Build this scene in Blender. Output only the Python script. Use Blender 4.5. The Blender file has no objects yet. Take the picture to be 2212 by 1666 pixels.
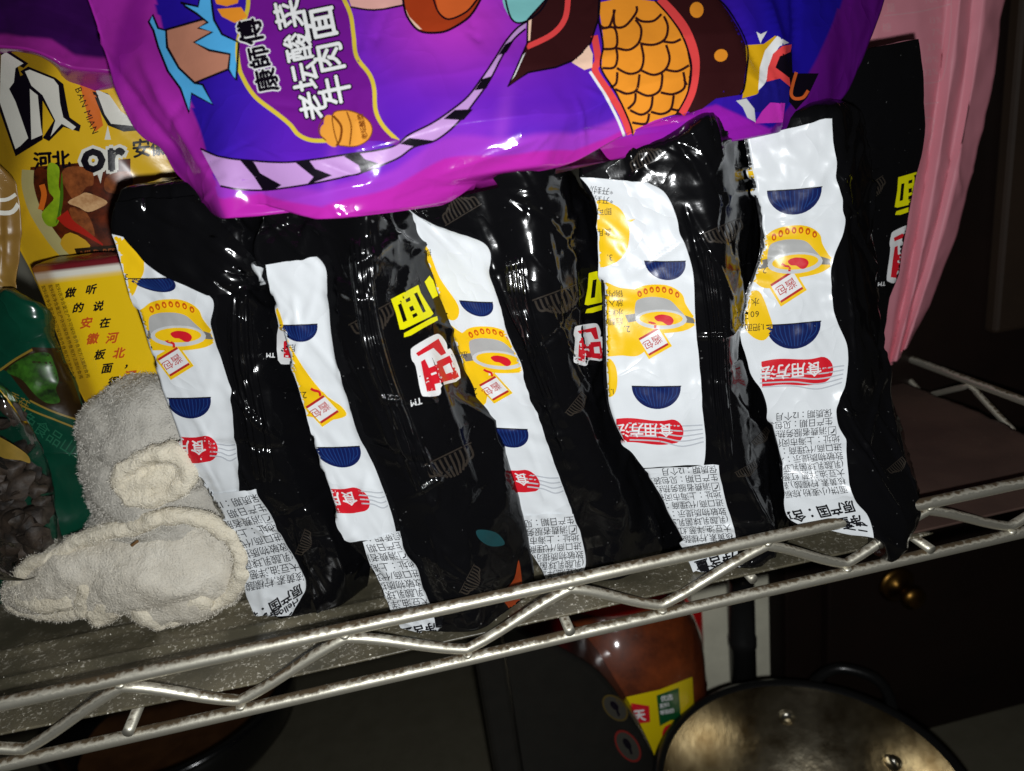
import bpy, bmesh, math, random
import numpy as np
from mathutils import Vector, Matrix
from mathutils.bvhtree import BVHTree
from mathutils.geometry import tessellate_polygon

# ------------------------------------------------------------------ camera, light, exposure
W, H, FPX = 2212., 1666., 1601.6            # picture units used for tracing
ROLL, PITCH, YAW = -.1308, .3183, .1444
CAM = np.array([0., -275.74, 213.06])       # millimetres; shelf front rail is the X axis
cy_, sy_, cp_, sp_ = math.cos(YAW), math.sin(YAW), math.cos(PITCH), math.sin(PITCH)
FW = np.array([sy_*cp_, cy_*cp_, -sp_]); _R = np.array([cy_, -sy_, 0.]); _U = np.cross(_R, FW)
RT = math.cos(ROLL)*_R + math.sin(ROLL)*_U
UP = -math.sin(ROLL)*_R + math.cos(ROLL)*_U
sc = bpy.context.scene
COL = sc.collection
cam = bpy.data.cameras.new('camera'); camo = bpy.data.objects.new('camera', cam); COL.objects.link(camo)
cam.sensor_fit = 'HORIZONTAL'; cam.sensor_width = 36; cam.lens = FPX/W*36
cam.clip_start = .01; cam.clip_end = 50
M = Matrix(((RT[0], UP[0], -FW[0]), (RT[1], UP[1], -FW[1]), (RT[2], UP[2], -FW[2]))).to_4x4()
M.translation = Vector(CAM*.001); camo.matrix_world = M
cam.dof.use_dof = True; cam.dof.focus_distance = .335; cam.dof.aperture_fstop = 9
sc.camera = camo
world = bpy.data.worlds.new('World'); sc.world = world; world.use_nodes = True
bgn = world.node_tree.nodes['Background']; bgn.inputs[0].default_value = (1, .93, .82, 1); bgn.inputs[1].default_value = .009
# the phone's flash, beside the lens
fl = bpy.data.lights.new('phone_flash', 'POINT'); flo = bpy.data.objects.new('phone_flash', fl); COL.objects.link(flo)
fl.energy = 4.6; fl.shadow_soft_size = .004; fl.color = (.97, .99, 1.)
flo.location = Vector((CAM + RT*9 - UP*17 - FW*2)*.001)
sc.view_settings.view_transform = 'Standard'; sc.view_settings.look = 'None'
sc.view_settings.exposure = 0; sc.view_settings.gamma = 1; sc.view_settings.use_curve_mapping = False

# ------------------------------------------------------------------ helpers
rng = np.random.default_rng(7); random.seed(7)
def lin(c):
    c = np.array(c[:3], float)/255.; return tuple(np.where(c <= .04045, c/12.92, ((c+.055)/1.055)**2.4))
def fr(X0, Y0, X1):
    s = (X1-X0)/2212*.542157; return lambda *a: [(X0*.542157+x*s, Y0*.542157+y*s) for x, y in a]
def ray(x, y): return FW*FPX + RT*(x-W/2) - UP*(y-H/2)
def uy(x, y, Y):
    d = ray(x, y); return CAM + d*((Y-CAM[1])/d[1])
def uz(x, y, Z):
    d = ray(x, y); return CAM + d*((Z-CAM[2])/d[2])
def resample(pts, n):
    p = np.array(pts, float); L = np.r_[0, np.cumsum(np.linalg.norm(np.diff(p[:, :2], axis=0), axis=1))]
    t = np.linspace(0, L[-1], n); 
    return np.stack([np.interp(t, L, p[:, k]) for k in range(p.shape[1])], 1)
def smooth(pts, n, closed=False):
    """Catmull-Rom curve through points, n samples per span"""
    p = np.array(pts, float); N = len(p); out = []
    for i in range(N if closed else N-1):
        if closed: a, b, c, d = p[(i-1) % N], p[i], p[(i+1) % N], p[(i+2) % N]
        else: a, b, c, d = p[max(i-1, 0)], p[i], p[i+1], p[min(i+2, N-1)]
        t = (np.arange(n)/n)[:, None]
        out.append(.5*((2*b)+(c-a)*t+(2*a-5*b+4*c-d)*t*t+(3*b-a-3*c+d)*t**3))
    if not closed: out.append(p[-1:])
    return np.concatenate(out)
def node_mat(name): 
    m = bpy.data.materials.new(name); m.use_nodes = True; return m, m.node_tree.nodes, m.node_tree.links, m.node_tree.nodes['Principled BSDF']
MATS = {}
def mat(name, col, rough=.4, metal=0., spec=.5, bump=0., bscale=300., var=0., vscale=60., vcol=None, attr=None, coat=0., trans=0., alpha=1., detail=4., crinkle=0., cscale=60.):
    if name in MATS: return MATS[name]
    m, n, l, b = node_mat(name); MATS[name] = m
    b.inputs['Base Color'].default_value = (*col, 1); b.inputs['Roughness'].default_value = rough
    b.inputs['Metallic'].default_value = metal; b.inputs['Specular IOR Level'].default_value = spec
    b.inputs['Coat Weight'].default_value = coat; b.inputs['Coat Roughness'].default_value = .08
    b.inputs['Transmission Weight'].default_value = trans; b.inputs['Alpha'].default_value = alpha
    tc = n.new('ShaderNodeTexCoord')
    src = None
    if attr:
        a = n.new('ShaderNodeVertexColor'); a.layer_name = attr; src = a.outputs[0]
    if var > 0:
        nz = n.new('ShaderNodeTexNoise'); nz.inputs['Scale'].default_value = vscale; nz.inputs['Detail'].default_value = 6; nz.inputs['Roughness'].default_value = .65
        l.new(tc.outputs['Object'], nz.inputs['Vector'])
        rp = n.new('ShaderNodeValToRGB'); rp.color_ramp.elements[0].position = .35; rp.color_ramp.elements[1].position = .68
        l.new(nz.outputs[0], rp.inputs[0])
        mx = n.new('ShaderNodeMix'); mx.data_type = 'RGBA'
        fm = n.new('ShaderNodeMath'); fm.operation = 'MULTIPLY'; fm.inputs[1].default_value = var; l.new(rp.outputs[0], fm.inputs[0])
        l.new(fm.outputs[0], mx.inputs[0])
        if src: l.new(src, mx.inputs[6])
        else: mx.inputs[6].default_value = (*col, 1)
        mx.inputs[7].default_value = (*(vcol or tuple(c*.4 for c in col)), 1); src = mx.outputs[2]
    if src: l.new(src, b.inputs['Base Color'])
    if crinkle > 0:
        nc = n.new('ShaderNodeTexNoise'); nc.inputs['Scale'].default_value = cscale; nc.inputs['Detail'].default_value = 2.; nc.inputs['Distortion'].default_value = .6
        l.new(tc.outputs['Object'], nc.inputs['Vector'])
        s1_ = n.new('ShaderNodeMath'); s1_.operation = 'SUBTRACT'; s1_.inputs[1].default_value = .5; l.new(nc.outputs[0], s1_.inputs[0])
        s2_ = n.new('ShaderNodeMath'); s2_.operation = 'ABSOLUTE'; l.new(s1_.outputs[0], s2_.inputs[0])
        s3_ = n.new('ShaderNodeMath'); s3_.operation = 'POWER'; s3_.inputs[1].default_value = .6; l.new(s2_.outputs[0], s3_.inputs[0])
        bc = n.new('ShaderNodeBump'); bc.invert = True; bc.inputs['Strength'].default_value = crinkle; bc.inputs['Distance'].default_value = .004; l.new(s3_.outputs[0], bc.inputs['Height']); l.new(bc.outputs[0], b.inputs['Normal'])
    if bump > 0:
        nb = n.new('ShaderNodeTexNoise'); nb.inputs['Scale'].default_value = bscale; nb.inputs['Detail'].default_value = detail
        l.new(tc.outputs['Object'], nb.inputs['Vector'])
        bp = n.new('ShaderNodeBump'); bp.inputs['Strength'].default_value = bump; bp.inputs['Distance'].default_value = .001
        l.new(nb.outputs[0], bp.inputs['Height']); l.new(bp.outputs[0], b.inputs['Normal'])
        if crinkle > 0: l.new(bc.outputs[0], bp.inputs['Normal'])
    return m
def ink(name, rgb, rough=.3):
    return mat('ink_'+name, lin(rgb), rough, spec=.4, bump=.05, bscale=500)
def tag(o, label=None, cat=None, group=None, kind=None):
    if label: o['label'] = label
    if cat: o['category'] = cat
    if group: o['group'] = group
    if kind: o['kind'] = kind
    return o
def empty(name, loc, label, cat, group=None):
    o = bpy.data.objects.new(name, None); COL.objects.link(o); o.location = Vector(np.array(loc)*.001); o.empty_display_size = .01
    return tag(o, label, cat, group)
def mesh(name, v, f, m, parent=None, sm=True, normals=None, mi=None, cols=None):
    """v in millimetres, world space"""
    v = np.asarray(v, float)*.001
    me = bpy.data.meshes.new(name); me.from_pydata(v.tolist(), [], [list(map(int, q)) for q in f] if not isinstance(f, np.ndarray) else f.tolist())
    for x in (m if isinstance(m, (list, tuple)) else [m]): me.materials.append(x)
    if mi is not None: me.polygons.foreach_set('material_index', np.asarray(mi, np.int32))
    if sm: me.polygons.foreach_set('use_smooth', [True]*len(me.polygons))
    if cols is not None:
        ca = me.color_attributes.new('art', 'FLOAT_COLOR', 'POINT'); ca.data.foreach_set('color', np.c_[cols, np.ones(len(cols))].astype(np.float32).ravel())
    me.update()
    if normals is not None: me.normals_split_custom_set_from_vertices(np.asarray(normals).tolist())
    o = bpy.data.objects.new(name, me); COL.objects.link(o)
    if parent:
        o.parent = parent; pl = parent.location.copy()
        if parent.parent: pl = pl + parent.parent.location
        o.location = -pl
    return o
def latt(x, z, cell, seed, linear=True):
    g = np.random.default_rng(seed); T = g.uniform(-1, 1, (64, 64)); a = g.uniform(0, 6.28)
    u = (x*math.cos(a)+z*math.sin(a))/cell+200; w = (-x*math.sin(a)+z*math.cos(a))/cell+200
    iu = np.floor(u).astype(int); iw = np.floor(w).astype(int); fu = u-iu; fw = w-iw
    if not linear: fu = fu*fu*(3-2*fu); fw = fw*fw*(3-2*fw)
    A = T[iu % 64, iw % 64]; B = T[(iu+1) % 64, iw % 64]; Cc = T[iu % 64, (iw+1) % 64]; D = T[(iu+1) % 64, (iw+1) % 64]
    if linear:  # planar facets
        up = fu+fw > 1
        return np.where(up, D+(1-fu)*(Cc-D)+(1-fw)*(B-D), A+fu*(B-A)+fw*(Cc-A))
    return (A*(1-fu)+B*fu)*(1-fw)+(Cc*(1-fu)+D*fu)*fw
def crumple(x, z, seed, amp=1.):
    return amp*(1.5*latt(x, z, 34, seed)+1.15*latt(x, z, 15, seed+1)+.4*latt(x, z, 7.5, seed+2)+.05*latt(x, z, 3.6, seed+4)+.9*latt(x, z, 45, seed+3, False))
def creases(x, z, segs):
    d = np.zeros_like(x)
    for (x0, z0, x1, z1, w, a) in segs:
        ux, uz_ = x1-x0, z1-z0; L2 = ux*ux+uz_*uz_
        t = ((x-x0)*ux+(z-z0)*uz_)/L2; tc = np.clip(t, 0, 1)
        q = np.hypot(x-x0-tc*ux, z-z0-tc*uz_)
        d += a*np.clip(1-q/w, 0, 1)**1.5*np.clip(1.15-np.abs(2*tc-1)**2, 0, 1)
    return d
def rand_segs(n, box, seed, ang=None, L=(10, 45), w=(1.5, 4), a=(-1.2, 1.2)):
    g = np.random.default_rng(seed); out = []
    for i in range(n):
        x = g.uniform(box[0], box[1]); z = g.uniform(box[2], box[3]); th = g.uniform(0, 3.14) if ang is None else g.normal(ang[0], ang[1])
        l = g.uniform(*L)/2; out.append((x-l*math.cos(th), z-l*math.sin(th), x+l*math.cos(th), z+l*math.sin(th), g.uniform(*w), g.uniform(*a)))
    return out
def grid_normals(P, closed=False):
    """P (rows, cols, 3)"""
    du = np.gradient(P, axis=0)
    if closed: dv = (np.roll(P, -1, 1)-np.roll(P, 1, 1))/2
    else: dv = np.gradient(P, axis=1)
    n = np.cross(du, dv); n /= np.linalg.norm(n, axis=2, keepdims=True)+1e-9; return n
def grid_faces(r, c, closed=False, off=0):
    i = np.arange(r-1)[:, None]*c; j = np.arange(c if closed else c-1)[None]; j2 = (j+1) % c
    return np.stack([i+j, i+j2, i+c+j2, i+c+j], -1).reshape(-1, 4)+off
class Surf:
    def __init__(s, v, f):
        s.v = np.asarray(v, float); t = []
        for q in f:
            t.append((q[0], q[1], q[2]))
            if len(q) == 4: t.append((q[0], q[2], q[3]))
        s.t = np.array(t); fn = np.cross(s.v[s.t[:, 1]]-s.v[s.t[:, 0]], s.v[s.t[:, 2]]-s.v[s.t[:, 0]])
        n = np.zeros_like(s.v)
        for k in range(3): np.add.at(n, s.t[:, k], fn)
        s.n = n/(np.linalg.norm(n, axis=1, keepdims=True)+1e-12)
        s.b = BVHTree.FromPolygons(s.v.tolist(), s.t.tolist())
        s.c0 = Vector(CAM)
    def nrm(s, p, i, d):
        a, b, c = s.t[i]; A, B, C = s.v[a], s.v[b], s.v[c]; p = np.array(p)
        v0, v1, v2 = B-A, C-A, p-A; d00, d01, d11, d20, d21 = v0@v0, v0@v1, v1@v1, v2@v0, v2@v1
        q = d00*d11-d01*d01+1e-12; y = (d11*d20-d01*d21)/q; z = (d00*d21-d01*d20)/q
        n = s.n[a]*(1-y-z)+s.n[b]*y+s.n[c]*z; n /= np.linalg.norm(n)+1e-9
        return n if n@np.array(d) < 0 else -n
    def hit(s, x, y, snap=False):
        d = Vector(ray(x, y)).normalized(); p, n, i, _ = s.b.ray_cast(s.c0, d)
        if p is None:
            if not snap: return None
            q = s.c0+d*float(np.linalg.norm(s.v.mean(0)-CAM))
            for _ in range(3):
                p, n, i, _d = s.b.find_nearest(q); q = s.c0+d*((p-s.c0).dot(d))
        return np.array(p), s.nrm(p, i, d)
# ---- flat print: shapes in picture units, laid on a surface
def tri_poly(pts, holes=()):
    loops = [[Vector((p[0], p[1], 0)) for p in pts]]+[[Vector((p[0], p[1], 0)) for p in h] for h in holes]
    v = [tuple(q[:2]) for L in loops for q in L]
    return np.array(v, float), np.array(tessellate_polygon(loops)).reshape(-1, 3)
def blobpoly(pts, n=6): return tri_poly(smooth(pts, n, True))
def ellipse(cx, cy, rx, ry, rot=0, n=22, a0=0, a1=6.2832):
    a = np.linspace(a0, a1, n, endpoint=(a1-a0) < 6.28); x = rx*np.cos(a); y = ry*np.sin(a); c, s = math.cos(rot), math.sin(rot)
    return np.stack([cx+x*c-y*s, cy+x*s+y*c], 1)
def stroke(pts, w, n=5, closed=False, taper=False):
    p = smooth(pts, n, closed) if n > 1 else np.array(pts, float)
    t = (np.roll(p, -1, 0)-np.roll(p, 1, 0)) if closed else np.gradient(p, axis=0)
    t /= np.linalg.norm(t, axis=1, keepdims=True)+1e-9; q = np.stack([-t[:, 1], t[:, 0]], 1)
    ww = np.full(len(p), w/2.)
    if taper: ww = ww*np.clip(np.linspace(1, .1, len(p)), .1, 1)
    v = np.concatenate([p+q*ww[:, None], p-q*ww[:, None]]); N = len(p); f = []
    for i in range(N if closed else N-1):
        j = (i+1) % N; f += [(i, j, N+j), (i, N+j, N+i)]
    return v, np.array(f)
GL = {}
def glyph(ch):
    if ch in GL: return GL[ch]
    cu = bpy.data.curves.new('g', 'FONT'); cu.body = ch; cu.resolution_u = 2; o = bpy.data.objects.new('g', cu); COL.objects.link(o)
    dg = bpy.context.evaluated_depsgraph_get(); ev = o.evaluated_get(dg); me = ev.to_mesh()
    v = np.array([q.co[:2] for q in me.vertices]).reshape(-1, 2); f = [tuple(q.vertices) for q in me.polygons]
    ev.to_mesh_clear(); bpy.data.objects.remove(o); bpy.data.curves.remove(cu)
    t = [tr for q in f for tr in ([q] if len(q) == 3 else [(q[0], q[k], q[k+1]) for k in range(1, len(q)-1)])]
    if len(v) == 0: GL[ch] = (np.zeros((0, 2)), np.zeros((0, 3), int), .4); return GL[ch]
    v = v*1.04
    if ord(ch) > 0x2e00: adv = 1.0; cx = (v[:, 0].min()+v[:, 0].max())/2; w = v[:, 0].max()-v[:, 0].min(); v = v-[cx-.5, 0]
    else: v = v-[v[:, 0].min()-.06, 0]; adv = v[:, 0].max()+.06
    GL[ch] = (v, np.array(t), adv); return GL[ch]
def text(s, o, xd, ud, size, bold=0., sp=0., glitch=None):
    """returns list of (v, t) copies; o = start of baseline, xd/ud unit directions in picture"""
    xd = np.array(xd, float); ud = np.array(ud, float); V = []; T = []; n = 0; x = 0.
    for ch in s:
        v, t, adv = glyph(ch)
        if len(v): V.append(np.array(o)+size*((v[:, :1]+x)*xd+(v[:, 1:]-.0)*ud)); T.append(t+n); n += len(v)
        x += adv+sp
    if not V: return []
    V = np.concatenate(V); T = np.concatenate(T)
    if bold == 0: return [(V, T)]
    k = 8 if bold > .07 else 4
    return [(V+bold*size*np.array([math.cos(6.283*i/k), math.sin(6.283*i/k)]), T) for i in range(k)]
def subdiv(v, t, L):
    v = [tuple(q) for q in v]; todo = [tuple(q) for q in t]; out = []; mid = {}
    L2 = L*L
    while todo:
        a, b, c = todo.pop(); A, B, C = v[a], v[b], v[c]
        e = ((A[0]-B[0])**2+(A[1]-B[1])**2, (B[0]-C[0])**2+(B[1]-C[1])**2, (C[0]-A[0])**2+(C[1]-A[1])**2)
        m = max(e)
        if m <= L2: out.append((a, b, c)); continue
        if e[1] == m: a, b, c = b, c, a
        elif e[2] == m: a, b, c = c, a, b
        k = (a, b) if a < b else (b, a)
        if k not in mid: mid[k] = len(v); v.append(((v[a][0]+v[b][0])/2, (v[a][1]+v[b][1])/2))
        q = mid[k]; todo += [(a, q, c), (q, b, c)]
    return np.array(v), np.array(out).reshape(-1, 3)
def prnt(surf, parent, name, layers, L=9., base=.16, step=.07, clip=None, label=None):
    """layers: list of (shape or list of shapes, material); later layers lie higher"""
    V = []; N = []; F = []; MI = []; mats = []; n0 = 0
    for li, (sh, m) in enumerate(layers):
        if m not in mats: mats.append(m)
        for k, (v, t) in enumerate(sh if isinstance(sh, list) else [sh]):
            v, t = subdiv(v, t, L); h = base+step*li+.007*(k % 9); ok = np.zeros(len(v), bool); P = np.zeros((len(v), 3)); Q = np.zeros((len(v), 3))
            for i, (x, y) in enumerate(v):
                if clip is not None and not clip(x, y): continue
                r = surf.hit(x, y)
                if r is None: continue
                P[i] = r[0]+r[1]*h; Q[i] = r[1]; ok[i] = True
            if len(t) == 0: continue
            t = t[ok[t].all(1)]
            if len(t) == 0: continue
            # drop pieces that would bridge a depth jump
            e = np.linalg.norm(P[t]-np.roll(P[t], 1, 1), axis=2).max(1); t = t[e < 9]
            g = np.cross(P[t[:, 1]]-P[t[:, 0]], P[t[:, 2]]-P[t[:, 0]]); fl_ = (g*Q[t[:, 0]]).sum(1) < 0
            t[fl_] = t[fl_][:, ::-1]
            us = np.unique(t); mp = -np.ones(len(v), int); mp[us] = np.arange(len(us))
            V.append(P[us]); N.append(Q[us]); F.append(mp[t]+n0); MI += [mats.index(m)]*len(t); n0 += len(us)
    if not V: return None
    o = mesh(name, np.concatenate(V), np.concatenate(F), mats, parent, True, np.concatenate(N), MI)
    if label: o['label'] = label
    return o
def strip(surf, parent, name, left, right, m, rows=120, colsn=26, off=.5, teeth=0., tper=9., curl=.8, amp=.55, seed=0, ridges=0):
    """film panel between two traced edges, laid on a surface"""
    a = resample(smooth(left, 8), rows); b = resample(smooth(right, 8), rows)
    if teeth:
        L = np.r_[0, np.cumsum(np.linalg.norm(np.diff(b, axis=0), axis=1))]; tr = np.abs((L/tper) % 1-.5)*2
        hd = (b-a); hd /= np.linalg.norm(hd, axis=1, keepdims=True); g = np.random.default_rng(seed)
        b = b+hd*((tr-.5)*teeth*g.uniform(.15, 1.5, 400)[(L/tper).astype(int)])[:, None]+hd*(.35*teeth*g.normal(0, .5, rows))[:, None]*.4
    P = np.zeros((rows, colsn, 3)); Q = np.zeros_like(P)
    for i in range(rows):
        for j in range(colsn):
            u = j/(colsn-1); x, y = a[i]*(1-u)+b[i]*u; p, n = surf.hit(x, y, True); P[i, j] = p; Q[i, j] = n
    if not ridges:
        for _ in range(4):
            for X in (P, Q): X[1:-1] = (X[:-2]+2*X[1:-1]+X[2:])/4
        Q /= np.linalg.norm(Q, axis=2, keepdims=True)
    u = np.linspace(0, 1, colsn)[None]; d = off+.2+curl*np.clip((u-.86)/.14, 0, 1)**2+np.zeros((rows, colsn))
    if amp: d = d+amp*(.5+.5*latt(P[..., 0], P[..., 2], 11, 50+seed))+.5*amp*latt(P[..., 0], P[..., 2], 5, 70+seed)
    if m is WHITE: d = d+.85*(.5+.5*latt(P[..., 0], P[..., 2], 24, 90+seed))+creases(P[..., 0], P[..., 2], [(q[0], q[1], q[2], q[3], q[4], abs(q[5])) for q in rand_segs(9, (P[..., 0].min(), P[..., 0].max(), P[..., 2].min(), P[..., 2].max()), 300+seed, L=(10, 34), w=(2., 5), a=(.4, 1.0))])
    if ridges:
        tp = np.sin(np.pi*np.linspace(0, 1, rows))[:, None]**.5*np.sin(np.pi*u)**.5; d = d*tp-.4*(1-tp)+tp*(.5+.42*np.cos(u*6.283*ridges))
    P = P+Q*d[..., None]; f = grid_faces(rows, colsn)
    nn = grid_normals(P)
    if (nn*Q).sum() < 0: f = f[:, ::-1]
    o = mesh(name, P.reshape(-1, 3), f, m, parent); return o, Surf(P.reshape(-1, 3), f)
def tube(path, r, n=10, caps=True):
    p = np.array(path, float); t = np.gradient(p, axis=0); t /= np.linalg.norm(t, axis=1, keepdims=True)
    up = np.array([0.3, 1., .1]); s = np.cross(t, up); s /= np.linalg.norm(s, axis=1, keepdims=True); q = np.cross(s, t)
    a = np.linspace(0, 2*math.pi, n, endpoint=False); r = np.broadcast_to(r, len(p))
    V = p[:, None]+r[:, None, None]*(np.cos(a)[None, :, None]*s[:, None]+np.sin(a)[None, :, None]*q[:, None])
    f = grid_faces(len(p), n, True).tolist()
    if caps: f += [list(range(n))[::-1], list(range((len(p)-1)*n, len(p)*n))]
    return V.reshape(-1, 3), f
def lathe(c, prof, n=64, ax=None):
    a = np.linspace(0, 2*math.pi, n, endpoint=False); V = []
    for r, z in prof: V.append(np.stack([c[0]+r*np.cos(a), c[1]+r*np.sin(a), np.full(n, c[2]+z)], 1))
    return np.concatenate(V), grid_faces(len(prof), n, True)
def box(c, s, bev=0., seg=2):
    bm = bmesh.new(); bmesh.ops.create_cube(bm, size=1); bmesh.ops.scale(bm, vec=s, verts=bm.verts); bmesh.ops.translate(bm, vec=c, verts=bm.verts)
    if bev: bmesh.ops.bevel(bm, geom=bm.edges[:], offset=bev, segments=seg, profile=.5, affect='EDGES')
    v = [tuple(q.co) for q in bm.verts]; f = [[q.index for q in p.verts] for p in bm.faces]; bm.free(); return v, f
def bag_grid(cols, back, rows=150, sub=14, seed=1, amp=1., segs=(), extra=None, top=8., bottom=3., floor=8.6, capscale=(.95, .86, .72, .55, .35, .15), soft0=0., linear=False):
    """closed bag: traced front columns [(points, depth or (top, bottom))], back columns [(dx px, depth add) from first / last]"""
    C = []
    for pts, dep in cols:
        p = resample(smooth(pts, 6), rows)
        dd = np.linspace(dep[0], dep[1], rows) if isinstance(dep, tuple) and len(dep) == 2 else (np.interp(np.linspace(0, 1, rows), np.linspace(0, 1, len(dep)), dep) if isinstance(dep, tuple) else np.full(rows, float(dep)))
        C.append(np.array([uy(x, y, d) for (x, y), d in zip(p, dd)]))
    F = np.stack(C, 1)                                   # rows, ncol, 3
    front = []
    for i in range(rows): front.append(np.concatenate([F[i, k]+(F[i, k+1]-F[i, k])*(np.arange(sub)/sub)[:, None] for k in range(F.shape[1]-1)]+[F[i, -1:]]) if linear else smooth(F[i], sub))
    P = np.stack(front)
    lb, rb = back
    def bcol(src, dpx, dy):
        out = []
        for q in src:
            d = q-CAM; zc = d@FW; x = W/2+FPX*(d@RT)/zc; y = H/2-FPX*(d@UP)/zc; out.append(uy(x+dpx, y, q[1]+dy)*[1, 1, 0]+[0, 0, q[2]])
        return np.array(out)
    L = bcol(P[:, 0], *lb); Rr = bcol(P[:, -1], *rb)
    ns = 14
    t = (np.arange(1, ns)/ns)
    def side(a, b):  # curve from front edge to back
        m = (a+b)/2; return [a*(1-k)+b*k for k in t]
    ring = np.concatenate([P, np.stack(side(P[:, -1], Rr), 1), np.stack([Rr*(1-k)+L*k for k in np.linspace(0, 1, 16)], 1), np.stack(side(L, P[:, 0]), 1)], 1)
    nf = P.shape[1]
    n = grid_normals(ring, True)
    c = ring.mean(1, keepdims=True)
    if (n*(ring-c)).sum() < 0: n = -n
    x = ring[..., 0]+.7*ring[..., 1]; z = ring[..., 2]
    d = crumple(x, z, seed*10, amp)
    if len(segs): d = d+creases(ring[..., 0], z, segs)
    if extra is not None: d = d+extra(ring)
    if soft0:
        w_ = np.ones(ring.shape[1]); w_[:sub] = soft0; w_[sub:sub+5] = np.linspace(soft0, 1, 5); w_[-6:] = np.linspace(1, soft0, 6)
        w_ = np.broadcast_to(w_, ring.shape[:2]).copy(); w_[:int(rows*.1)] = np.maximum(w_[:int(rows*.1)], np.linspace(1.2, soft0, int(rows*.1))[:, None]); d = d*w_
    ring = ring+n*d[..., None]
    ring[..., 2] = np.maximum(ring[..., 2], floor)
    tops = []; r0 = ring[0]; c0 = r0.mean(0)
    for k, s in enumerate(capscale[::-1]):
        q = c0+(r0-c0)*s; q[:, 2] = r0[:, 2]*s+c0[2]*(1-s)+top*(1-s**2)**.5; q[:, 2] += amp*(1.2*latt(q[:, 0], q[:, 1], 12, seed)+.6*latt(q[:, 0], q[:, 1], 6, seed+1)); tops.append(q)
    bots = []; r1 = ring[-1]; c1 = r1.mean(0)
    for k, s in enumerate(capscale):
        q = c1+(r1-c1)*s; q[:, 2] = np.maximum(r1[:, 2]-bottom*(1-s**2)**.5, floor); bots.append(q)
    A = np.concatenate([np.stack(tops), ring, np.stack(bots)]) if top is not None else ring
    R_, Cn = A.shape[:2]
    f = grid_faces(R_, Cn, True).tolist(); f += [list(range(Cn))[::-1], list(range((R_-1)*Cn, R_*Cn))]
    return A, f, nf
def surf_front(A):  # Surf for ray casting without the end n-gons
    return Surf(A.reshape(-1, 3), grid_faces(A.shape[0], A.shape[1], True))

# ------------------------------------------------------------------ the setting: counter, wall
ZC = -330.
v, f = box((150, 300, ZC-15), (2400, 1500, 30)); o = mesh('countertop', v, f, mat('counter', lin((92, 88, 74)), .45, bump=.15, bscale=180, var=.35, vscale=55, vcol=lin((70, 66, 52))), sm=False); tag(o, kind='structure')
v, f = box((150, 640, 300), (2400, 30, 1400)); o = mesh('wall', v, f, mat('wall', lin((186, 183, 166)), .7, bump=.1, bscale=60, var=.25, vscale=20, vcol=lin((160, 156, 138))), sm=False); tag(o, kind='structure')

# ------------------------------------------------------------------ wire shelf
def wire_mat():
    m, n, l, b = node_mat('zinc_wire')
    b.inputs['Metallic'].default_value = .85; b.inputs['Roughness'].default_value = .38
    tc = n.new('ShaderNodeTexCoord'); g = n.new('ShaderNodeNewGeometry'); sx = n.new('ShaderNodeSeparateXYZ'); l.new(g.outputs['Normal'], sx.inputs[0])
    n1 = n.new('ShaderNodeTexNoise'); n1.inputs['Scale'].default_value = 420; n1.inputs['Detail'].default_value = 5; l.new(tc.outputs['Object'], n1.inputs['Vector'])
    n2 = n.new('ShaderNodeTexNoise'); n2.inputs['Scale'].default_value = 38; n2.inputs['Detail'].default_value = 4; l.new(tc.outputs['Object'], n2.inputs['Vector'])
    a = n.new('ShaderNodeMath'); a.operation = 'MULTIPLY_ADD'; a.inputs[1].default_value = .9; l.new(n1.outputs[0], a.inputs[0]); l.new(sx.outputs['Z'], a.inputs[2])
    a2 = n.new('ShaderNodeMath'); a2.operation = 'MULTIPLY_ADD'; a2.inputs[1].default_value = .7; l.new(n2.outputs[0], a2.inputs[0]); l.new(a.outputs[0], a2.inputs[2])
    rp = n.new('ShaderNodeValToRGB'); rp.color_ramp.elements[0].position = .0; rp.color_ramp.elements[1].position = 1.
    mr = n.new('ShaderNodeMapRange'); mr.inputs['From Min'].default_value = 1.3; mr.inputs['From Max'].default_value = 1.75; l.new(a2.outputs[0], mr.inputs['Value'])
    mx = n.new('ShaderNodeMix'); mx.data_type = 'RGBA'; l.new(mr.outputs[0], mx.inputs[0])
    mx.inputs[6].default_value = (.80, .765, .64, 1); mx.inputs[7].default_value = (.075, .05, .024, 1)
    l.new(mx.outputs[2], b.inputs['Base Color'])
    mm_ = n.new('ShaderNodeMapRange'); mm_.inputs['To Min'].default_value = .88; mm_.inputs['To Max'].default_value = 0; l.new(mr.outputs[0], mm_.inputs['Value']); l.new(mm_.outputs[0], b.inputs['Metallic'])
    mr2 = n.new('ShaderNodeMapRange'); mr2.inputs['To Min'].default_value = .46; mr2.inputs['To Max'].default_value = .95; l.new(mr.outputs[0], mr2.inputs['Value']); l.new(mr2.outputs[0], b.inputs['Roughness'])
    bp = n.new('ShaderNodeBump'); bp.inputs['Strength'].default_value = .16; bp.inputs['Distance'].default_value = .0005; l.new(n1.outputs[0], bp.inputs['Height']); l.new(bp.outputs[0], b.inputs['Normal'])
    return m
WIRE = wire_mat()
sh = empty('wire_shelf', (0, 0, 0), 'dusty zinc wire shelf with zigzag front lip holding the packets', 'shelf')
XR = 357.; XL = -420.; YB = 330.
def wire(name, path, r, parent=sh, n=14):
    v, f = tube(path, r, n); return mesh(name, v, f, WIRE, parent)
def lp(a, b, n=60): 
    t = np.linspace(0, 1, n)[:, None]; return np.array(a)*(1-t)+np.array(b)*t
def wob(p, s, k):  # hand-bent wires are never quite straight
    p = p.copy(); p[:, 2] += s*latt(p[:, 0]+p[:, 1], p[:, 0]*0, 70, k, False); p[:, 1] += s*latt(p[:, 0]+p[:, 1], p[:, 0]*0+9, 60, k+1, False); return p
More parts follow.
